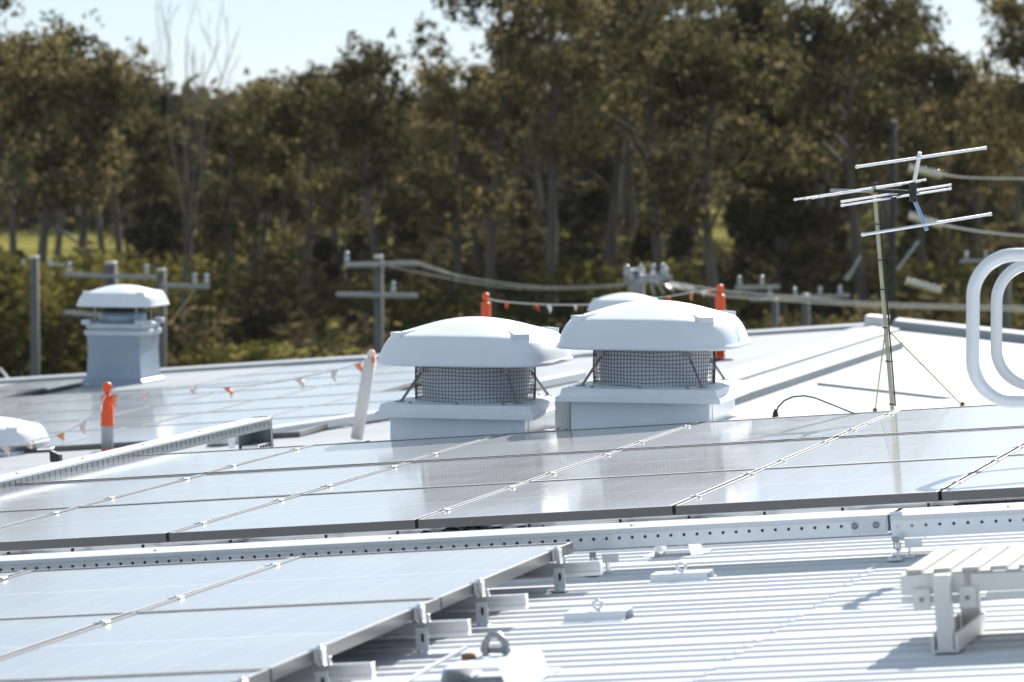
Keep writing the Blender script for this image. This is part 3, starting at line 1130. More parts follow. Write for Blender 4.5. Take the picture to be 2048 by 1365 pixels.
# tray feet
def tray_foot(u, label):
    o = empty('tray_bracket', RF(u, -1.16, RW), label, 'bracket', 'feet of the long cable tray')
    mb = MB()
    mb.box((0, 0, 0.03), (0.010, 0.02, 0.06))
    mb.box((-0.012, -0.01, 0.003), (0.05, 0.05, 0.006))
    mb.box((0.032, 0.06, 0.03), (0.006, 0.05, 0.07))
    mb.box((0.03, 0.05, 0.004), (0.035, 0.05, 0.006))
    mb.build('post', M_galv, o, 0.001, 1)
    mb = MB()
    mb.box((-0.003, -0.012, 0.072), (0.022, 0.012, 0.02))
    mb.build('beam_clamp', M_grey, o, 0.002, 1)
    mb = MB()
    mb.tube([(-0.010, -0.016, 0.064), (-0.010, -0.016, 0.040), (0.010, -0.016, 0.036), (0.012, -0.016, 0.062)], 0.003, 6)
    mb.build('u_bolt', M_grey, o)
    MB().box((0.05, 0.03, 0.055), (0.06, 0.004, 0.03)).build('wing_plate', M_galv, o, 0.001, 1)
    return o


f1 = pick(1192, 1150, RW)
f2 = pick(1798, 1120, RW)
tray_foot(f1[0], 'tray support bracket beside the corner of the foreground solar array')
tray_foot(f2[0], 'tray support bracket under the joint of the long cable tray')

# second tray running away up the left side, with its down-turned end
L2_ = 5.1
M2 = RF(-2.985, 2.2, -0.022) @ Matrix(((0, -1, 0, 0), (1, 0, 0, 0), (0, 0, 1, 0), (0, 0, 0, 1)))
tC = tray('cable_tray', M2, L2_, 0.125, 0.062, 'dark slotted cable tray running away up the left edge of the upper array', 0.0115, 0.075, True, M_rawgalv)
mb = MB()
x0 = L2_ - 0.03
mb.box((x0 + 0.045, 0.004, -0.14), (0.03, 0.006, 0.42))
mb.box((x0 - 0.20, 0.004, -0.30), (0.02, 0.006, 0.42))
mb.box((x0 - 0.06, 0.122, -0.19), (0.28, 0.004, 0.40))
mb.box((x0 + 0.058, 0.06, -0.14), (0.004, 0.12, 0.42))
mb.build('down_turn', M_rawgalv, tC, 0.001, 1)
mb = MB()
mb.box((x0 - 0.075, 0.06, -0.095), (0.23, 0.10, 0.035))
inn = mb.build('inner_channel', M_galv, tC, 0.004)
for k in range(4):
    MB().box((x0 - 0.15 + 0.05 * k, 0.0085, -0.092), (0.026, 0.003, 0.018)).build('slot', M_dark, inn)
MB().box((x0 - 0.075, 0.07, -0.155), (0.22, 0.09, 0.05)).build('conduit', M_black, tC, 0.004)

# ------------------------------------------------------------------ roof ventilators
def sup(t, r, n):
    c, s = math.cos(t), math.sin(t)
    k = (abs(c) ** n + abs(s) ** n) ** (-1.0 / n)
    return Vector((c * k * r, s * k * r, 0))


def dome_part(o, z0, s=1.0):
    prof = [(0.41, 0.012, 4), (0.470, -0.002, 4), (0.474, 0.002, 4), (0.474, 0.014, 4), (0.466, 0.020, 4), (0.463, 0.030, 4), (0.457, 0.055, 3.9), (0.446, 0.085, 3.8),
            (0.430, 0.115, 3.7), (0.412, 0.138, 3.6), (0.398, 0.149, 3.5), (0.380, 0.157, 3.4), (0.345, 0.167, 3.2), (0.30, 0.181, 3.0), (0.245, 0.198, 2.8), (0.185, 0.214, 2.5), (0.12, 0.226, 2.3), (0.06, 0.233, 2.1), (0.02, 0.235, 2)]
    mb = MB()
    n = 96
    mb.rings([[sup(2 * PI * k / n, r * s, e) + Vector((0, 0, z0 + z * s)) for k in range(n)] for r, z, e in prof])
    d = mb.build('cowl', M_dome, o)
    for q in range(4):
        a = PI / 4 + q * PI / 2
        R = Matrix.Rotation(a, 4, 'Z')
        mb = MB()
        zt = z0 + 0.166 * s
        tops = [(0.28 * s, 0.0, zt + 0.024 * s), (0.40 * s, -0.016 * s, zt + 0.006 * s), (0.485 * s, -0.046 * s, zt), (0.485 * s, 0.046 * s, zt), (0.40 * s, 0.016 * s, zt + 0.006 * s)]
        bots = [(0.28 * s, 0.0, zt - 0.03 * s), (0.40 * s, -0.034 * s, zt - 0.05 * s), (0.478 * s, -0.052 * s, zt - 0.06 * s), (0.478 * s, 0.052 * s, zt - 0.06 * s), (0.40 * s, 0.034 * s, zt - 0.05 * s)]
        outer = 0.485 * s
        vs = [R @ Vector(p) for p in tops + bots]
        mb.add(vs, [(0, 1, 2, 3, 4)] + [(k, (k + 1) % 5, 5 + (k + 1) % 5, 5 + k) for k in range(5)])
        l = mb.build('corner_lug', M_dome, o, 0.003, 2)
        MB().lathe([(0.007, 0), (0.007, 0.005)], 8, R @ Vector((outer - 0.045 * s, 0, zt + 0.002 * s))).build('lug_screw', M_grey, l)
    return d


def sq_ring(h, z):
    return [Vector((-h, -h, z)), Vector((h, -h, z)), Vector((h, h, z)), Vector((-h, h, z))]


def low_vent(pos, yaw, label, sticker=False, plate=False):
    o = empty('roof_ventilator', UP(pos, yaw), label, 'roof ventilator', 'white square domed roof ventilators')
    hb = 0.362
    MB().box((0, 0, 0.02), (2 * hb, 2 * hb, 0.25)).build('base_box', M_box, o, 0.006)
    # right hand lap sheet, a screw row and the flashing at the foot
    mb = MB()
    mb.box((hb - 0.002, 0.01, 0.02), (0.012, 0.60, 0.22))
    mb.build('side_flashing', M_box, o, 0.002, 1)
    mb = MB()
    mb.rings([sq_ring(0.43, 0.135), sq_ring(0.425, 0.165), sq_ring(0.412, 0.168), sq_ring(0.402, 0.205), sq_ring(0.33, 0.213)], False, True, True)
    mb.build('curb_flange', M_box, o, 0.005)
    for k in range(3):
        for sy in (-1, 1):
            MB().lathe([(0.009, 0.205), (0.009, 0.216), (0.005, 0.218)], 8, (-0.25 + 0.25 * k, sy * 0.372, 0)).build('flange_screw', M_grey, o)
    MB().lathe([(0.285, 0.20), (0.278, 0.24), (0.285, 0.30), (0.30, 0.39)], 40, top=False, bottom=False).build('throat', M_dome, o)
    mb = MB()
    rm = 0.315
    nv = 100
    for k in range(nv):
        a = 2 * PI * k / nv
        c, s_ = math.cos(a), math.sin(a)
        wv = 0.002 * math.sin(k * 0.7)
        mb.tube([((rm + wv) * c, (rm + wv) * s_, 0.205), ((rm + 0.003) * c, (rm + 0.003) * s_, 0.30), ((rm + wv) * c, (rm + wv) * s_, 0.405)], 0.0015, 4, caps=False)
    for z in [0.212 + 0.0195 * q for q in range(10)]:
        mb.tube([(rm * math.cos(2 * PI * k / 64), rm * math.sin(2 * PI * k / 64), z + 0.0025 * math.sin(k * 0.55 + z * 40)) for k in range(64)], 0.0015, 4, closed=True)
    mb.build('mesh_screen', M_wire, o)
    for q in range(4):
        a = PI / 4 + q * PI / 2
        c, s_ = math.cos(a), math.sin(a)
        c2, s2 = math.cos(a), math.sin(a)
        mb = MB()
        mb.bar((0.325 * c, 0.325 * s_, 0.362), (0.445 * c2, 0.445 * s2, 0.214), 0.004, 0.015, (c2, s2, 0.8))
        mb.box((0.323 * c, 0.323 * s_, 0.385), (0.024, 0.024, 0.045))
        mb.box((0.450 * c2, 0.450 * s2, 0.2145), (0.045, 0.045, 0.004))
        mb.build('stay', M_strap, o, 0.001, 1)
    dome_part(o, 0.408)
    if sticker:
        mb = MB()
        rg = random.Random(2)
        for k in range(16):
            a = -0.16 + rg.uniform(-.035, .035)
            z = 0.408 + 0.03 + 0.085 * k / 16
            p = sup(a, 0.464 - 0.018 * k / 16, 3.9)
            mb.box((p.x + 0.0005, p.y, z), (0.002, rg.uniform(0.004, 0.012), rg.uniform(0.002, 0.006)))
        mb.build('faded_print', M_cyan, o)
    return o


def vpos(x, v, w):
    """Point on the line v = const, w = const under image column x."""
    a = P(0, v, w)
    t = (x - 1024) / FPX
    # (a + u U) . depth : solve a.x + u U.x = t * fwd
    f0 = a.y * CP - a.z * SP
    f1 = U.y * CP - U.z * SP
    u = (t * f0 - a.x) / (U.x - t * f1)
    return a + u * U


low_vent(vpos(951, 5.76, -0.055), -PSI, 'left of the two big white domed ventilators with mesh throats', False)
low_vent(vpos(1308, 5.76, -0.03), -PSI + rad(1.5), 'right of the two big white domed ventilators, faint cyan print on its side', True)
# bright folded plate between them
q = vpos(1124, 5.58, -0.03)
o = empty('folded_flashing', UP(q), 'bright white folded metal plate standing between the two big ventilators', 'flashing')
mb = MB()
mb.box((0, 0, 0.08), (0.075, 0.004, 0.20))
mb.box((0.036, 0.05, 0.08), (0.004, 0.10, 0.20))
mb.build('plate', M_step, o, 0.001, 1)
MB().box((-0.02, -0.02, 0.004), (0.13, 0.05, 0.006)).build('foot', M_box, o, 0.001, 1)
for k in range(2):
    MB().lathe([(0.005, -0.005), (0.005, 0.002)], 8).build('screw', M_rust, o).matrix_local = T(-0.02 + 0.045 * k, -0.004, 0.01) @ Matrix.Rotation(rad(90), 4, 'X')

# tall ventilator on the far roof
def tall_vent(pos, label):
    o = empty('chimney_ventilator', UP(pos), label, 'roof ventilator')
    h = 0.30
    mb = MB()
    mb.rings([sq_ring(0.355, -0.05), sq_ring(0.345, 0.05), sq_ring(0.315, 0.07), sq_ring(0.305, 0.15)], False)
    mb.build('base_flashing', M_bluebox, o, 0.004)
    mb = MB()
    mb.rings([sq_ring(h + 0.005, 0.14), sq_ring(h - 0.006, 0.36), sq_ring(h + 0.004, 0.56)], False)
    mb.build('duct', M_bluebox, o, 0.004)
    mb = MB()
    mb.rings([sq_ring(0.325, 0.535), sq_ring(0.325, 0.585), sq_ring(0.30, 0.59), sq_ring(0.30, 0.612)], False, True, True)
    mb.build('collar', M_ltblue, o, 0.004)
    MB().box((0, 0, 0.600), (0.602, 0.602, 0.006)).build('joint_line', M_dark, o)
    mb = MB()
    mb.rings([sq_ring(0.31, 0.612), sq_ring(0.31, 0.655), sq_ring(0.27, 0.665)], False, True, True)
    mb.build('top_plate', M_ltblue, o, 0.004)
    for q in range(4):
        a = PI / 4 + q * PI / 2
        x, y = 0.425 * math.cos(a), 0.425 * math.sin(a)
        mb = MB()
        mb.box((x, y, 0.675), (0.10, 0.10, 0.05))
        mb.build('corner_block', M_ltblue, o, 0.012)
        MB().tube([(x * 0.78, y * 0.78, 0.67), (x * 0.78, y * 0.78, 0.86)], 0.012, 8).build('leg', M_grey, o)
    MB().lathe([(0.26, 0.66), (0.25, 0.76), (0.22, 0.77), (0.22, 0.86)], 28).build('throat', M_bluebox, o)
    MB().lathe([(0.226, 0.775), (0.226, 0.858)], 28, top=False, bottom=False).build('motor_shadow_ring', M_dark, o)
    dome_part(o, 0.845, 0.94)
    return o


def P_far(x, y):
    return P(*pick(x, y, FAR_W))


tv = P_far(247, 768)
tall_vent(tv, 'tall square ventilator on a bluish duct at the left end of the far roof')


def small_vent(pos, s, label):
    o = empty('roof_ventilator', UP(pos) @ Matrix.Scale(s, 4), label, 'roof ventilator', 'white square domed roof ventilators')
    MB().box((0, 0, 0.12), (0.62, 0.62, 0.34)).build('base_box', M_box, o, 0.006)
    mb = MB()
    mb.rings([sq_ring(0.40, 0.18), sq_ring(0.395, 0.215), sq_ring(0.33, 0.225)], False, True, True)
    mb.build('curb_flange', M_box, o, 0.005)
    MB().lathe([(0.28, 0.2), (0.28, 0.34)], 28).build('throat', M_strap, o)
    dome_part(o, 0.275)
    return o


small_vent(P_far(-22, 912) + Vector((0, 0.2, -0.14)), 0.85, 'white domed ventilator cut off by the left edge of the photo')
small_vent(P(*pick(1250, 700, FAR_W)) + Vector((0, 0, 0.20)), 0.78, 'small white ventilator cap peeping over the right big ventilator')

# ------------------------------------------------------------------ bollards and flagged ropes
def bollard(pos, h, r, label, tubem, lean=0.0, cap=0.33, plain=False):
    o = empty('safety_bollard', T(pos) @ Matrix.Rotation(lean, 4, 'Y'), label, 'bollard', 'safety bollards on the far roof')
    MB().lathe([(r, 0.02), (r, h * 0.97)], 20).build('tube', tubem, o)
    if not plain:
        z = h * (1 - cap)
        MB().lathe([(r * 1.12, z - 0.018), (r * 1.12, z), (r * 1.05, z + 0.004), (r * 1.03, h - 0.012), (r * 0.9, h), (r * 0.6, h + 0.004)], 20).build('orange_sleeve', M_orange, o)
        MB().lathe([(r * 0.42, h), (r * 0.42, h + 0.025), (r * 0.72, h + 0.035), (r * 0.80, h + 0.06), (r * 0.72, h + 0.085), (r * 0.3, h + 0.098)], 18).build('knob', M_orange, o)
    else:
        MB().lathe([(r * 0.4, h * 0.96), (r * 0.7, h * 0.96 + 0.03), (r * 0.7, h * 0.96 + 0.05), (r * 0.3, h * 0.96 + 0.07)], 14).build('knob', M_pink, o)
    if not plain:
        MB().lathe([(r * 1.04, 0.022), (r * 1.04, 0.055)], 20, bottom=False, top=False).build('red_band', M_orange, o)
    if not plain:
        MB().box((0, 0, 0.012), (r * 5.2, r * 5.2, 0.024)).build('foot', M_black, o, 0.004)
    return o


B1 = P_far(215, 912)
bollard(B1, 0.46, 0.047, 'grey bollard with orange top standing behind the left cable tray', M_tube, 0, 0.47)
B2 = P_far(712, 884)
b2t = at(742, 712, B2.y)
bollard(B2, (b2t - B2).length * 1.0, 0.046, 'leaning white bollard beside the left big ventilator', M_wtube, math.atan2(b2t.x - B2.x, b2t.z - B2.z), plain=True)
B3 = P_far(972, 742)
b3t = at(970, 606, B3.y)
bollard(B3, b3t.z - B3.z, 0.046, 'orange bollard top showing above the left big ventilator', M_tube, cap=0.5)
B4 = P_far(1440, 722)
b4t = at(1433, 590, B4.y)
bollard(B4, b4t.z - B4.z, 0.046, 'orange bollard behind the right edge of the right big ventilator', M_orange, cap=0.5)


def bunting(pts_px, d0, d1, flags, label, sag=0.0):
    """Rope through image points at distances running d0..d1; each flag a child."""
    n = len(pts_px)
    pts = [at(x, y, d0 + (d1 - d0) * k / (n - 1)) for k, (x, y) in enumerate(pts_px)]
    # smooth by Catmull-Rom
    sm = []
    for k in range(n - 1):
        p0, p1, p2, p3 = pts[max(k - 1, 0)], pts[k], pts[k + 1], pts[min(k + 2, n - 1)]
        for q in range(6):
            t = q / 6
            sm.append(0.5 * ((2 * p1) + (p2 - p0) * t + (2 * p0 - 5 * p1 + 4 * p2 - p3) * t * t + (3 * p1 - p0 - 3 * p2 + p3) * t ** 3))
    sm.append(pts[-1])
    o = empty('bunting', T(0, 0, 0), label, 'bunting', 'ropes of orange and white flags')
    MB().tube(sm, 0.006, 6).build('rope', M_rope, o)
    rg = random.Random(len(flags))
    for f, m_ in flags:
        i_ = min(range(len(sm) - 1), key=lambda j: abs((1024 + FPX * sm[j].x / sm[j].y) - f))
        a, b = sm[i_], sm[i_ + 1]
        d = (b - a).normalized()
        if d.x < 0:
            d = -d
        w, h = rg.uniform(0.045, 0.075), rg.uniform(0.05, 0.10)
        out = Vector((rg.uniform(-.3, .5), -0.5, 0)).normalized()
        mb = MB()
        vs = []
        nn = 6
        for r_ in range(nn + 1):
            t = r_ / nn
            wd = w * (1 - t)
            c = a + Vector((0, 0, -h * t)) + out * (0.05 * math.sin(t * 2.6)) + d * (w / 2 + rg.uniform(0.0, .5) * 0.05 * t)
            vs += [c - d * wd / 2 - out * 0.012 * math.sin(t * 5), c + out * 0.02 * math.sin(t * 4), c + d * wd / 2 - out * 0.012]
        fs = []
        for r_ in range(nn):
            for q in range(2):
                fs.append((r_ * 3 + q, r_ * 3 + q + 1, r_ * 3 + q + 4, r_ * 3 + q + 3))
        mb.add(vs, fs, True)
        fl = mb.build('flag', m_, o)
        so_ = fl.modifiers.new('thickness', 'SOLIDIFY')
        so_.thickness = 0.003
    return o


bunting([(-60, 904), (0, 893), (60, 884), (120, 868), (165, 846), (195, 822), (208, 796), (214, 790)], 31.2, B1.y, [(-5, M_pink), (52, M_pink), (110, M_orange2), (155, M_pink), (196, M_whitefl)],
        'flagged rope dropping from the grey bollard to the left edge of the photo')
bunting([(216, 790), (300, 784), (380, 776), (460, 774), (560, 764), (640, 748), (700, 733), (742, 716)], B1.y, B2.y, [(224, M_orange2), (290, M_pink), (385, M_pink), (445, M_orange2), (590, M_pink), (705, M_orange2), (665, M_pink), (735, M_orange2)],
        'flagged rope strung from the grey bollard to the leaning white bollard')
bunting([(972, 598), (1010, 604), (1080, 609), (1160, 610), (1240, 606), (1330, 594), (1390, 584), (1432, 578)], B3.y, B4.y, [(1006, M_orange), (1068, M_orange), (1092, M_whitefl), (1152, M_pink), (1325, M_orange), (1382, M_orange2), (1398, M_whitefl), (1408, M_pink), (1418, M_orange2)],
        'flagged rope between the two orange bollards behind the big ventilators')
bunting([(-40, 781), (30, 776), (100, 772), (165, 768), (180, 770)], 45.8, 44.6, [(30, M_orange), (58, M_pink), (148, M_orange2)],
        'short flagged rope along the far roof edge left of the tall ventilator')

# ------------------------------------------------------------------ white cable tray lying on the far roof and odds and ends
a3, b3, c3 = P_far(436, 893), P_far(778, 840), P_far(1160, 762)
mb = MB()
for a_, b_ in ((a3, b3), (b3, c3)):
    mb.bar(a_ + Vector((0, 0, 0.05)), b_ + Vector((0, 0, 0.05)), 0.12, 0.07)
o = empty('roof_duct', T(0, 0, 0), 'long pale duct lying on the far roof behind the leaning bollard', 'duct')
mb.build('duct', M_lid, o, 0.006)
for t in (0.05, 0.35, 0.65, 0.95):
    p = a3.lerp(b3, t)
    MB().box(p + Vector((0, 0, 0.005)), (0.3, 0.1, 0.02)).build('foot', M_grey, o, 0.003)

# black flex sprouting from the edge capping
p0, p1 = pick(1551, 834, -0.03), pick(1712, 826, -0.03)
A_, B_ = P(*p0), P(*p1)
pts = []
for px, py in ((1551, 830), (1556, 815), (1568, 802), (1586, 794), (1608, 792), (1630, 796), (1655, 806), (1680, 816), (1700, 824), (1712, 828)):
    pts.append(at(px, py, A_.y + (B_.y - A_.y) * (px - 1551) / 161))
o = empty('black_flex', T(0, 0, 0), 'black flexible cable arching over the white roof edge right of the ventilators', 'cable')
MB().tube(pts, 0.0045, 8).build('flex', M_black, o)
MB().lathe([(0.018, -0.01), (0.014, 0.02), (0.006, 0.04)], 12, A_).build('gland', M_black, o)

# ------------------------------------------------------------------ antenna
mo = Vector(pick(1785, 822, -0.03))
mbase = P(mo.x, mo.y, -0.03)
o = empty('tv_antenna', T(mbase), 'television antenna of thin aluminium rods on a guyed brassy mast', 'antenna')
D = mbase.y
inv = -mbase
mtop = at(1748, 372, D - 0.0)
MB().tube([(0, 0, 0), (mtop - mbase) * 0.5, mtop - mbase], 0.0108, 14).build('mast', M_mast, o)
mt = mtop - mbase
MB().lathe([(0.0135, 0), (0.0135, 0.016)], 12, mt).build('mast_cap', M_black, o)
MB().tube([mt * 0.02 + Vector((0.016, -0.006, 0)), mt * 0.4 + Vector((0.017, -0.008, 0)), mt * 0.8 + Vector((0.018, -0.008, 0)), mt * 0.88 + Vector((0.02, -0.008, 0)), mt * 0.96 + Vector((0.05, 0.0, 0))], 0.0042, 8).build('coax', M_black, o)
for t in (0.03, 0.22, 0.37, 0.54, 0.67, 0.83):
    MB().lathe([(0.0165, -0.003), (0.0165, 0.003)], 12, mt * t).build('cable_tie', M_black, o)
for tgt in (pick(1750, 824, -0.03), pick(1925, 812, -0.03)):
    g = P(*tgt) - mbase
    MB().tube([mt * 0.37, g], 0.0042, 6).build('guy_wire', M_guy, o)
    MB().lathe([(0.012, 0), (0.012, 0.012), (0.005, 0.02)], 8, g).build('guy_foot', M_rust, o)
e_ = Vector((0.79, 0.61, 0.100)).normalized()
b_ = Vector((-0.61, 0.79, 0.0)).normalized()


def L3(x, y, dd=0.0):
    return at(x, y, D + dd) - mbase


hub = L3(1826, 385, -0.10)


def element(c, x0, x1, r, name, m_=None):
    """rod through c along e_ whose image spans columns x0..x1"""
    def solve(x):
        t = (x - 1024) / FPX
        q = c + mbase
        return (t * (q.y * CP - q.z * SP) - q.x) / (e_.x - t * (e_.y * CP - e_.z * SP))
    a, b = c + e_ * solve(x0), c + e_ * solve(x1)
    MB().tube([a, b], r, 10).build(name, m_ or M_rod, o)
    for q in (a, b):
        d = (b - a).normalized()
        MB().tube([q - d * 0.006, q + d * 0.006], r * 1.3, 10).build('end_cap', M_rod, o)


tipU, tipL = L3(1840, 305, -0.14), L3(1854, 461, -0.14)
MB().tube([hub + Vector((0, 0, 0.02)), tipU], 0.0105, 10).build('upper_arm', M_rod, o)
MB().tube([hub - Vector((0, 0, 0.02)), tipL], 0.0105, 10).build('lower_arm', mat("blue_arm", (0.30, 0.42, 0.60), 0.3, metal=0.6), o)
element(L3(1837, 316, -0.15), 1714, 1970, 0.0075, 'reflector_rod')
element(L3(1849, 450, -0.15), 1726, 1980, 0.0075, 'reflector_rod')
# folded dipole: two rods and their bends
dc = L3(1792, 391, -0.06)
for dz in (-0.010, 0.010):
    element(dc + Vector((0, 0, dz)), 1684, 1900, 0.0055, 'dipole_rod')
# boom and directors
bend = hub + b_ * 0.62
MB().tube([hub - b_ * 0.04, bend], 0.0075, 8).build('boom', M_grey, o)
for k, (t, x0, x1, yy) in enumerate(((0.20, 1640, 1792, 381), (0.34, 1625, 1800, 382), (0.48, 1612, 1838, 380), (0.60, 1590, 1850, 379))):
    cx = (x0 + x1) / 2
    c = L3(cx, yy + (1 if k % 2 else 0), b_.y * t - 0.1)
    element(c, x0, x1, 0.0052, 'director_rod')
MB().box(hub, (0.035, 0.05, 0.10)).build('hub_clamp', M_black, o, 0.006)
hb_ = hub.lerp(dc, 0.55) + Vector((0, 0, 0.004))
MB().bar(hub, mt + Vector((0, -0.02, -0.025)), 0.022, 0.020).build('balun_box', M_black, o, 0.004)
MB().bar(dc + Vector((0.0, -0.02, -0.012)), dc + Vector((-0.09, -0.02, -0.026)), 0.014, 0.012).build('feed_lead', M_black, o, 0.002)
MB().lathe([(0.020, -0.006), (0.020, 0.006)], 12, mt + Vector((0, 0, -0.035))).build('mast_clamp', mat("copper_clamp", (0.5, 0.27, 0.15), 0.35, metal=0.8), o)

# ------------------------------------------------------------------ ladder hoops at the right edge
def hoop(d, xl, yt, yb, r, wid, rc, label):
    a = at(xl, yt, d)
    x0, zt, zb = a.x + r, a.z - r, at(xl, yb, d).z + r
    x1 = x0 + wid
    pts = []
    for cx, cz, a0 in ((x0 + rc, zt - rc, 90), (x0 + rc, zb + rc, 180), (x1 - rc, zb + rc, 270), (x1 - rc, zt - rc, 0)):
        for k in range(13):
            t = rad(a0 + 90 * k / 12)
            pts.append((cx + rc * math.cos(t), d + 0.10 * (cx - x0), cz + rc * math.sin(t)))
    o = empty('ladder_hoop', T(0, 0, 0), label, 'handrail', 'tubular ladder hoops')
    MB().tube(pts, r, 20, closed=True).build('hoop_tube', M_tubewhite, o)
    # the stile that carries it down to the roof, outside the picture
    u_, v_, _w = 0, 0, 0
    zr = P(*( (Vector((x1, d, 0)) - O).dot(U), 0, 0)).z
    t0 = Vector((x1, d + 0.10 * wid, zb + rc))
    foot = Vector((x1, d + 0.10 * wid, -1.62))
    MB().tube([t0, foot], r, 16).build('stile', M_tubewhite, o)
    return o


hoop(14.6, 1934, 497, 817, 0.0235, 0.62, 0.145, 'nearer white tubular ladder hoop at the right edge of the photo')
hoop(17.0, 1983, 517, 783, 0.0235, 0.66, 0.150, 'farther white tubular ladder hoop seen inside the nearer one')

# ------------------------------------------------------------------ walkway step, bottom right
w0 = 0.10
na, nb = pick(1805, 1140, w0), pick(1862, 1096, w0)
ou, ov = (na[0] + nb[0]) / 2, na[1]
dep = nb[1] - na[1]
o = empty('walkway', RF(ou, ov, RW), 'blurred white raised walkway with slatted deck at the lower right corner', 'walkway')
hd = w0 - RW
mb = MB()
wl = 1.6
nsl = 20
for k in range(nsl):
    x = (k + 0.5) * wl / nsl
    mb.box((x, dep / 2, hd - 0.006), (wl / nsl * 0.60, dep, 0.010))
    mb.box((x + wl / nsl * 0.5, dep / 2, hd - 0.015), (wl / nsl * 0.5, dep, 0.006))
mb.build('deck', M_deck, o, 0.001, 1)
mb = MB()
mb.box((0.09, 0.012, hd - 0.045), (0.18, 0.024, 0.058))
mb.box((0.90, 0.012, hd - 0.045), (1.40, 0.024, 0.050))
mb.box((0.8, dep - 0.012, hd - 0.045), (1.6, 0.024, 0.058))
mb.box((0.012, dep / 2, hd - 0.045), (0.024, dep - 0.05, 0.058))
mb.build('edge_channel', M_step, o, 0.003)
mb = MB()
mb.box((0.09, 0.006, hd - 0.088), (0.18, 0.020, 0.020))
mb.box((0.92, 0.006, hd - 0.086), (1.36, 0.016, 0.024))
mb.build('lower_rail', M_step, o, 0.002, 1)
lx = 0.125
MB().box((lx, -0.035, (hd - 0.02) / 2 + 0.008), (0.047, 0.045, hd - 0.024)).build('leg', M_step, o, 0.003)
mb = MB()
mb.box((lx - 0.034, -0.03, 0.024), (0.008, 0.07, 0.048))
mb.box((lx + 0.033, 0.20, 0.030), (0.008, 0.54, 0.055))
mb.box((lx - 0.034, 0.20, 0.030), (0.008, 0.46, 0.055))
mb.box((lx, 0.20, 0.006), (0.064, 0.52, 0.008))
mb.build('foot_channel', M_step, o, 0.002, 1)
MB().box((lx, 0.44, hd * 0.40), (0.056, 0.045, hd * 0.80)).build('leg', M_step, o, 0.003)
for x in (lx - 0.065, lx + 0.065):
    b = MB().box((x, -0.012, hd - 0.085), (0.05, 0.008, 0.06)).build('bracket', M_step, o, 0.003)
    MB().lathe([(0.006, -0.003), (0.006, 0.004)], 8).build('bolt', M_grey, b).matrix_local = T(x, -0.018, hd - 0.085) @ Matrix.Rotation(rad(90), 4, 'X')

# ------------------------------------------------------------------ anchors on the near roof
def saddle(px, py, L_, W_, H_, label, M_extra=None, ring=False):
    u, v, w = pick(px, py, RW)
    o = empty('roof_anchor', RF(u, v, RW, M_extra), label, 'roof anchor', 'folded white roof anchors')
    mb = MB()
    t = W_ * 0.40
    prof = [(-W_ / 2 - 0.04, 0.002), (-W_ / 2, 0.002), (-t, H_), (t, H_), (W_ / 2, 0.002), (W_ / 2 + 0.04, 0.002)]
    n = len(prof)
    vs = [(x, y, z) for x in (0, L_) for y, z in prof] + [(x, y, z - 0.004) for x in (0, L_) for y, z in prof]
    fs = []
    for k in range(n - 1):
        fs.append((k, k + 1, n + k + 1, n + k))
        fs.append((2 * n + k, 2 * n + k + 1, 3 * n + k + 1, 3 * n + k))
        fs.append((k, k + 1, 2 * n + k + 1, 2 * n + k))
        fs.append((n + k, n + k + 1, 3 * n + k + 1, 3 * n + k))
    fs += [(0, n, 3 * n, 2 * n), (n - 1, 2 * n - 1, 4 * n - 1, 3 * n - 1)]
    mb.add(vs, fs)
    mb.build('saddle', M_box, o)
    return o


s1 = saddle(1308, 1163, 0.20, 0.12, 0.028, 'flat white roof anchor with a small eyebolt, the one nearest the cable tray')
MB().tube([(0.10, 0, 0.028), (0.085, 0, 0.040), (0.085, 0, 0.052), (0.10, 0, 0.060), (0.115, 0, 0.052), (0.115, 0, 0.040), (0.10, 0, 0.030)], 0.005, 6).build('eyebolt', M_clamp, s1)
s2 = saddle(1137, 1241, 0.20, 0.12, 0.028, 'flat white roof anchor with a small eyebolt, halfway down the bare ribs')
MB().tube([(0.10, 0, 0.028), (0.085, 0, 0.040), (0.085, 0, 0.052), (0.10, 0, 0.060), (0.115, 0, 0.052), (0.115, 0, 0.040), (0.10, 0, 0.030)], 0.005, 6).build('eyebolt', M_clamp, s2)
mt_ = Matrix.Rotation(rad(90), 4, 'Z')
s3 = saddle(945, 1384, 0.46, 0.20, 0.068, 'large folded roof anchor with shackle in the bottom foreground', mt_)
mb = MB()
mb.tube([(0.27, -0.03, 0.07), (0.27, -0.03, 0.10), (0.27, -0.012, 0.125), (0.27, 0.012, 0.125), (0.27, 0.03, 0.10), (0.27, 0.03, 0.07)], 0.011, 8)
mb.tube([(0.25, -0.045, 0.082), (0.29, 0.045, 0.082)], 0.010, 8)
mb.build('shackle', M_grey, s3)
MB().lathe([(0.022, 0.068), (0.022, 0.080), (0.012, 0.086)], 6, (0.20, 0.06, 0)).build('bolt', M_rust, s3)
o = MB().tube([P(*pick(800, 1372, RW + 0.03)), P(*pick(860, 1335, RW + 0.05)), P(*pick(932, 1296, RW + 0.08))], 0.006, 8).build('safety_line', M_rope)
tag(o, 'white safety line running from the foreground anchor out of the bottom of the photo', 'rope')
s4 = saddle(1345, 1112, 0.20, 0.14, 0.058, 'bent metal saddle half hidden under the long cable tray', mt_)
# small dark bracket by the left tray
p = pick(100, 925, RW)
o = empty('roof_bracket', RF(p[0], p[1], RW), 'small dark bracket with silver top left of the slotted cable tray', 'bracket')
mb = MB()
mb.prism([(0, 0, 0), (0.06, 0, 0), (0.06, 0, 0.04), (0.0, 0, 0.07)], (0, 0.05, 0))
mb.build('plate', M_dark, o, 0.002, 1)
MB().box((-0.02, 0, 0.08), (0.09, 0.05, 0.012)).build('top', M_rod, o, 0.002, 1)
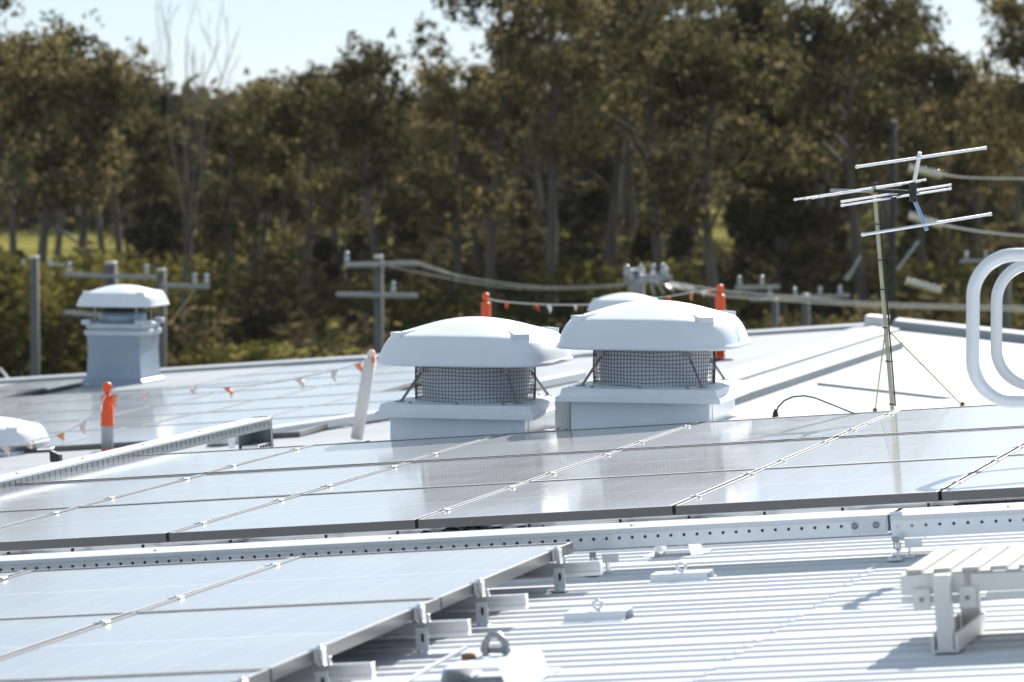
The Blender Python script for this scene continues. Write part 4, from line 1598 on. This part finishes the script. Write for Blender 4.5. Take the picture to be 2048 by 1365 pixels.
# bare rail with a foot left on the roof beyond the array
p = pick(460, 897, RW)
o = empty('loose_rail', RF(p[0], p[1], RW), 'short pale rail on a small foot beside the end of the slotted tray', 'rail')
MB().box((0.0, 0, 0.09), (0.36, 0.04, 0.03)).build('rail', M_lid, o, 0.002, 1)
MB().box((0.02, -0.022, 0.045), (0.04, 0.006, 0.09)).build('foot', M_box, o, 0.001, 1)

# ------------------------------------------------------------------ power poles and lines
def insulator(mb, c, s=1.0):
    mb.lathe([(0.01 * s, 0.20 * s), (0.06 * s, 0.225 * s), (0.075 * s, 0.27 * s), (0.05 * s, 0.325 * s), (0.01 * s, 0.34 * s)], 12, c)
    mb.lathe([(0.05 * s, 0), (0.05 * s, 0.05 * s), (0.09 * s, 0.07 * s), (0.05 * s, 0.10 * s), (0.09 * s, 0.14 * s), (0.05 * s, 0.17 * s), (0.05 * s, 0.22 * s)], 10, c)


def power_pole(x, yt, d, r, arms, label, pm=None):
    t = at(x, yt, d)
    o = empty('power_pole', T(Vector((t.x, d, GZ))), label, 'power pole', 'power poles before the trees')
    h = t.z - GZ
    MB().lathe([(r * 1.15, 0), (r, h)], 14).build('pole', pm or M_pole, o)
    MB().lathe([(r * 1.06, h - 0.03), (r * 1.06, h + 0.03)], 14).build('pole_cap', M_lid, o)
    k = d / FPX
    for xa, ya, xb, yb, ins in arms:
        a, b = at(xa, ya, d - r - 0.06) - Vector((t.x, d, GZ)), at(xb, yb, d - r - 0.06) - Vector((t.x, d, GZ))
        MB().bar(a, b, 0.10, 0.11).build('crossarm', M_cross, o, 0.01, 1)
        for f in ins:
            q = a.lerp(b, f)
            m_ = MB()
            insulator(m_, q + Vector((0, 0, 0.05)), 0.85)
            m_.build('insulator', M_ins, o)
    return o


power_pole(69, 515, 104, 0.105, [], 'bare grey pole left of the tall ventilator')
power_pole(222, 526, 112, 0.16, [(130, 549, 312, 556, (0.05, 0.9))], 'power pole with crossarm directly behind the tall ventilator cap')
o = power_pole(323, 540, 108, 0.11, [(322, 571, 418, 574, (0.7, 0.95)), (128, 625, 200, 632, ())], 'power pole with crossarm right of the tall ventilator')
power_pole(757, 514, 100, 0.105, [(688, 531, 835, 527, (0.04,)), (672, 589, 836, 592, (0.70,))], 'power pole with two crossarms behind the left big ventilator')
power_pole(1788, 242, 150, 0.095, [], 'tall dark pole rising behind the antenna mast', M_dpole)
power_pole(1550, 600, 120, 0.09, [(1470, 577, 1560, 574, (0.1, 0.6))], 'slim pole with crossarm right of the right big ventilator')
power_pole(1612, 590, 135, 0.12, [(1500, 600, 1700, 592, (0.2, 0.45, 0.7, 0.9))], 'pole with glinting insulators left of the antenna mast')
power_pole(2010, 505, 150, 0.2, [(1920, 523, 2048, 521, (0.1, 0.4))], 'dark pole with crossarm behind the ladder hoops')
# transformer cluster pole
o = power_pole(1275, 540, 96, 0.16, [(1248, 560, 1345, 556, (0.05, 0.35, 0.6, 0.8))], 'pole topped by a cluster of insulators above the right big ventilator')
hb = o
t = at(1275, 548, 96)
rg = random.Random(6)
for k in range(9):
    mb = MB()
    insulator(mb, at(1252 + k * 10, 566 + rg.uniform(-9, 9), 95.7 + rg.uniform(-.4, .4)) - Vector((t.x, 96, GZ)), rg.uniform(0.5, 0.9))
    mb.build('insulator', M_ins, o)
MB().box(at(1270, 575, 95.6) - Vector((t.x, 96, GZ)), (0.32, 0.3, 0.30)).build('switch_box', M_cross, o, 0.03)
mb = MB()
for k in range(6):
    mb.tube([at(1300 + k * 12, 558 + 3 * k, 95.8) - Vector((t.x, 96, GZ)), at(1308 + k * 20, 590 - 3 * k, 95.5) - Vector((t.x, 96, GZ))], 0.02, 6)
mb.build('jumper_wires', M_cable, o)


def line(pts_px, d0, d1, r, label):
    n = len(pts_px)
    pts = [at(x, y, d0 + (d1 - d0) * k / (n - 1)) for k, (x, y) in enumerate(pts_px)]
    sm = []
    for k in range(n - 1):
        p0, p1, p2, p3 = pts[max(k - 1, 0)], pts[k], pts[k + 1], pts[min(k + 2, n - 1)]
        for q in range(5):
            t = q / 5
            sm.append(0.5 * ((2 * p1) + (p2 - p0) * t + (2 * p0 - 5 * p1 + 4 * p2 - p3) * t * t + (3 * p1 - p0 - 3 * p2 + p3) * t ** 3))
    sm.append(pts[-1])
    o = MB().tube(sm, r, 6).build('power_line', M_cable)
    tag(o, label, 'power line', 'overhead wires')


line([(835, 528), (900, 548), (980, 563), (1080, 574), (1180, 573), (1250, 568)], 100, 96, 0.012, 'upper overhead wire sagging between the two poles behind the ventilators')
line([(780, 534), (860, 550), (960, 568), (1060, 578), (1170, 578), (1250, 572)], 100, 96, 0.010, 'lower overhead wire sagging between the two poles behind the ventilators')
line([(690, 531), (700, 528), (757, 526), (820, 523), (870, 535), (920, 555)], 99.6, 99, 0.010, 'short jumper wire over the upper crossarm of the double-armed pole')
line([(1330, 572), (1400, 585), (1440, 592), (1550, 600), (1700, 610), (1850, 616), (2060, 622)], 96, 90, 0.024, 'thick pale overhead cable running right behind the antenna mast')
line([(1340, 565), (1440, 582), (1560, 592), (1700, 604), (1850, 610), (2060, 615)], 97, 92, 0.022, 'thin overhead wire just above the thick pale cable')
line([(1885, 350), (1940, 356), (2060, 358)], 70, 68, 0.016, 'overhead wire beyond the top antenna rod at right')
line([(1880, 450), (1960, 464), (2060, 474)], 70, 68, 0.016, 'overhead wire beyond the lowest antenna rod at right')
line([(0, 738), (12, 752), (28, 772)], 80, 70, 0.02, 'stay wire at the far left edge of the photo')
line([(345, 640), (375, 600), (390, 580)], 100, 99, 0.012, 'drop wire beside the tall ventilator')


def string(x0, y0, x1, y1, d, n, label):
    a, b = at(x0, y0, d), at(x1, y1, d)
    o = empty('insulator_string', T(a), label, 'insulator', 'insulator strings at right')
    mb = MB()
    dirv = (b - a)
    R = dirv.to_track_quat('Z', 'Y').to_matrix()
    L_ = dirv.length
    for k in range(n):
        z = L_ * k / n
        st = len(mb.v)
        mb.lathe([(0.02, 0), (0.075, 0.01), (0.07, L_ / n * 0.45), (0.025, L_ / n * 0.6), (0.025, L_ / n)], 12)
        for q in range(st, len(mb.v)):
            mb.v[q] = R @ (mb.v[q] + Vector((0, 0, z)))
    mb.build('discs', M_glassins, o)


string(1818, 336, 1885, 352, 70, 10, 'highest pale insulator string, right of the antenna hub')
string(1818, 432, 1885, 452, 70, 10, 'middle pale insulator string, by the lowest antenna rod')
string(1812, 562, 1882, 582, 70, 10, 'lowest pale insulator string, between the mast and the ladder hoops')
for x0, y0, x1, y1, lab in ((1722, 512, 1695, 560, 'left'), (1838, 482, 1795, 540, 'right'), (1690, 560, 1700, 545, 'middle')):
    a, b = at(x0, y0, 88), at(x1, y1, 88)
    o = MB().tube([a, b], 0.035, 8).build('stay_rod', M_cross)
    tag(o, '%s of the slanting grey stay rods behind the antenna mast' % lab, 'stay rod', 'slanting stay rods')

# ------------------------------------------------------------------ the air
hm = bpy.data.materials.new("haze")
hm.use_nodes = True
hn = hm.node_tree
hn.nodes.remove(hn.nodes["Principled BSDF"])
pv = hn.nodes.new("ShaderNodeVolumePrincipled")
pv.inputs["Color"].default_value = (0.86, 0.90, 0.95, 1)
pv.inputs["Density"].default_value = 0.00005
hn.links.new(pv.outputs[0], hn.nodes["Material Output"].inputs["Volume"])
hz_ = MB().box((0, 2950, 20), (5200, 6600, 2 * 33.5)).build("haze", hm)
tag(hz_, kind='stuff')
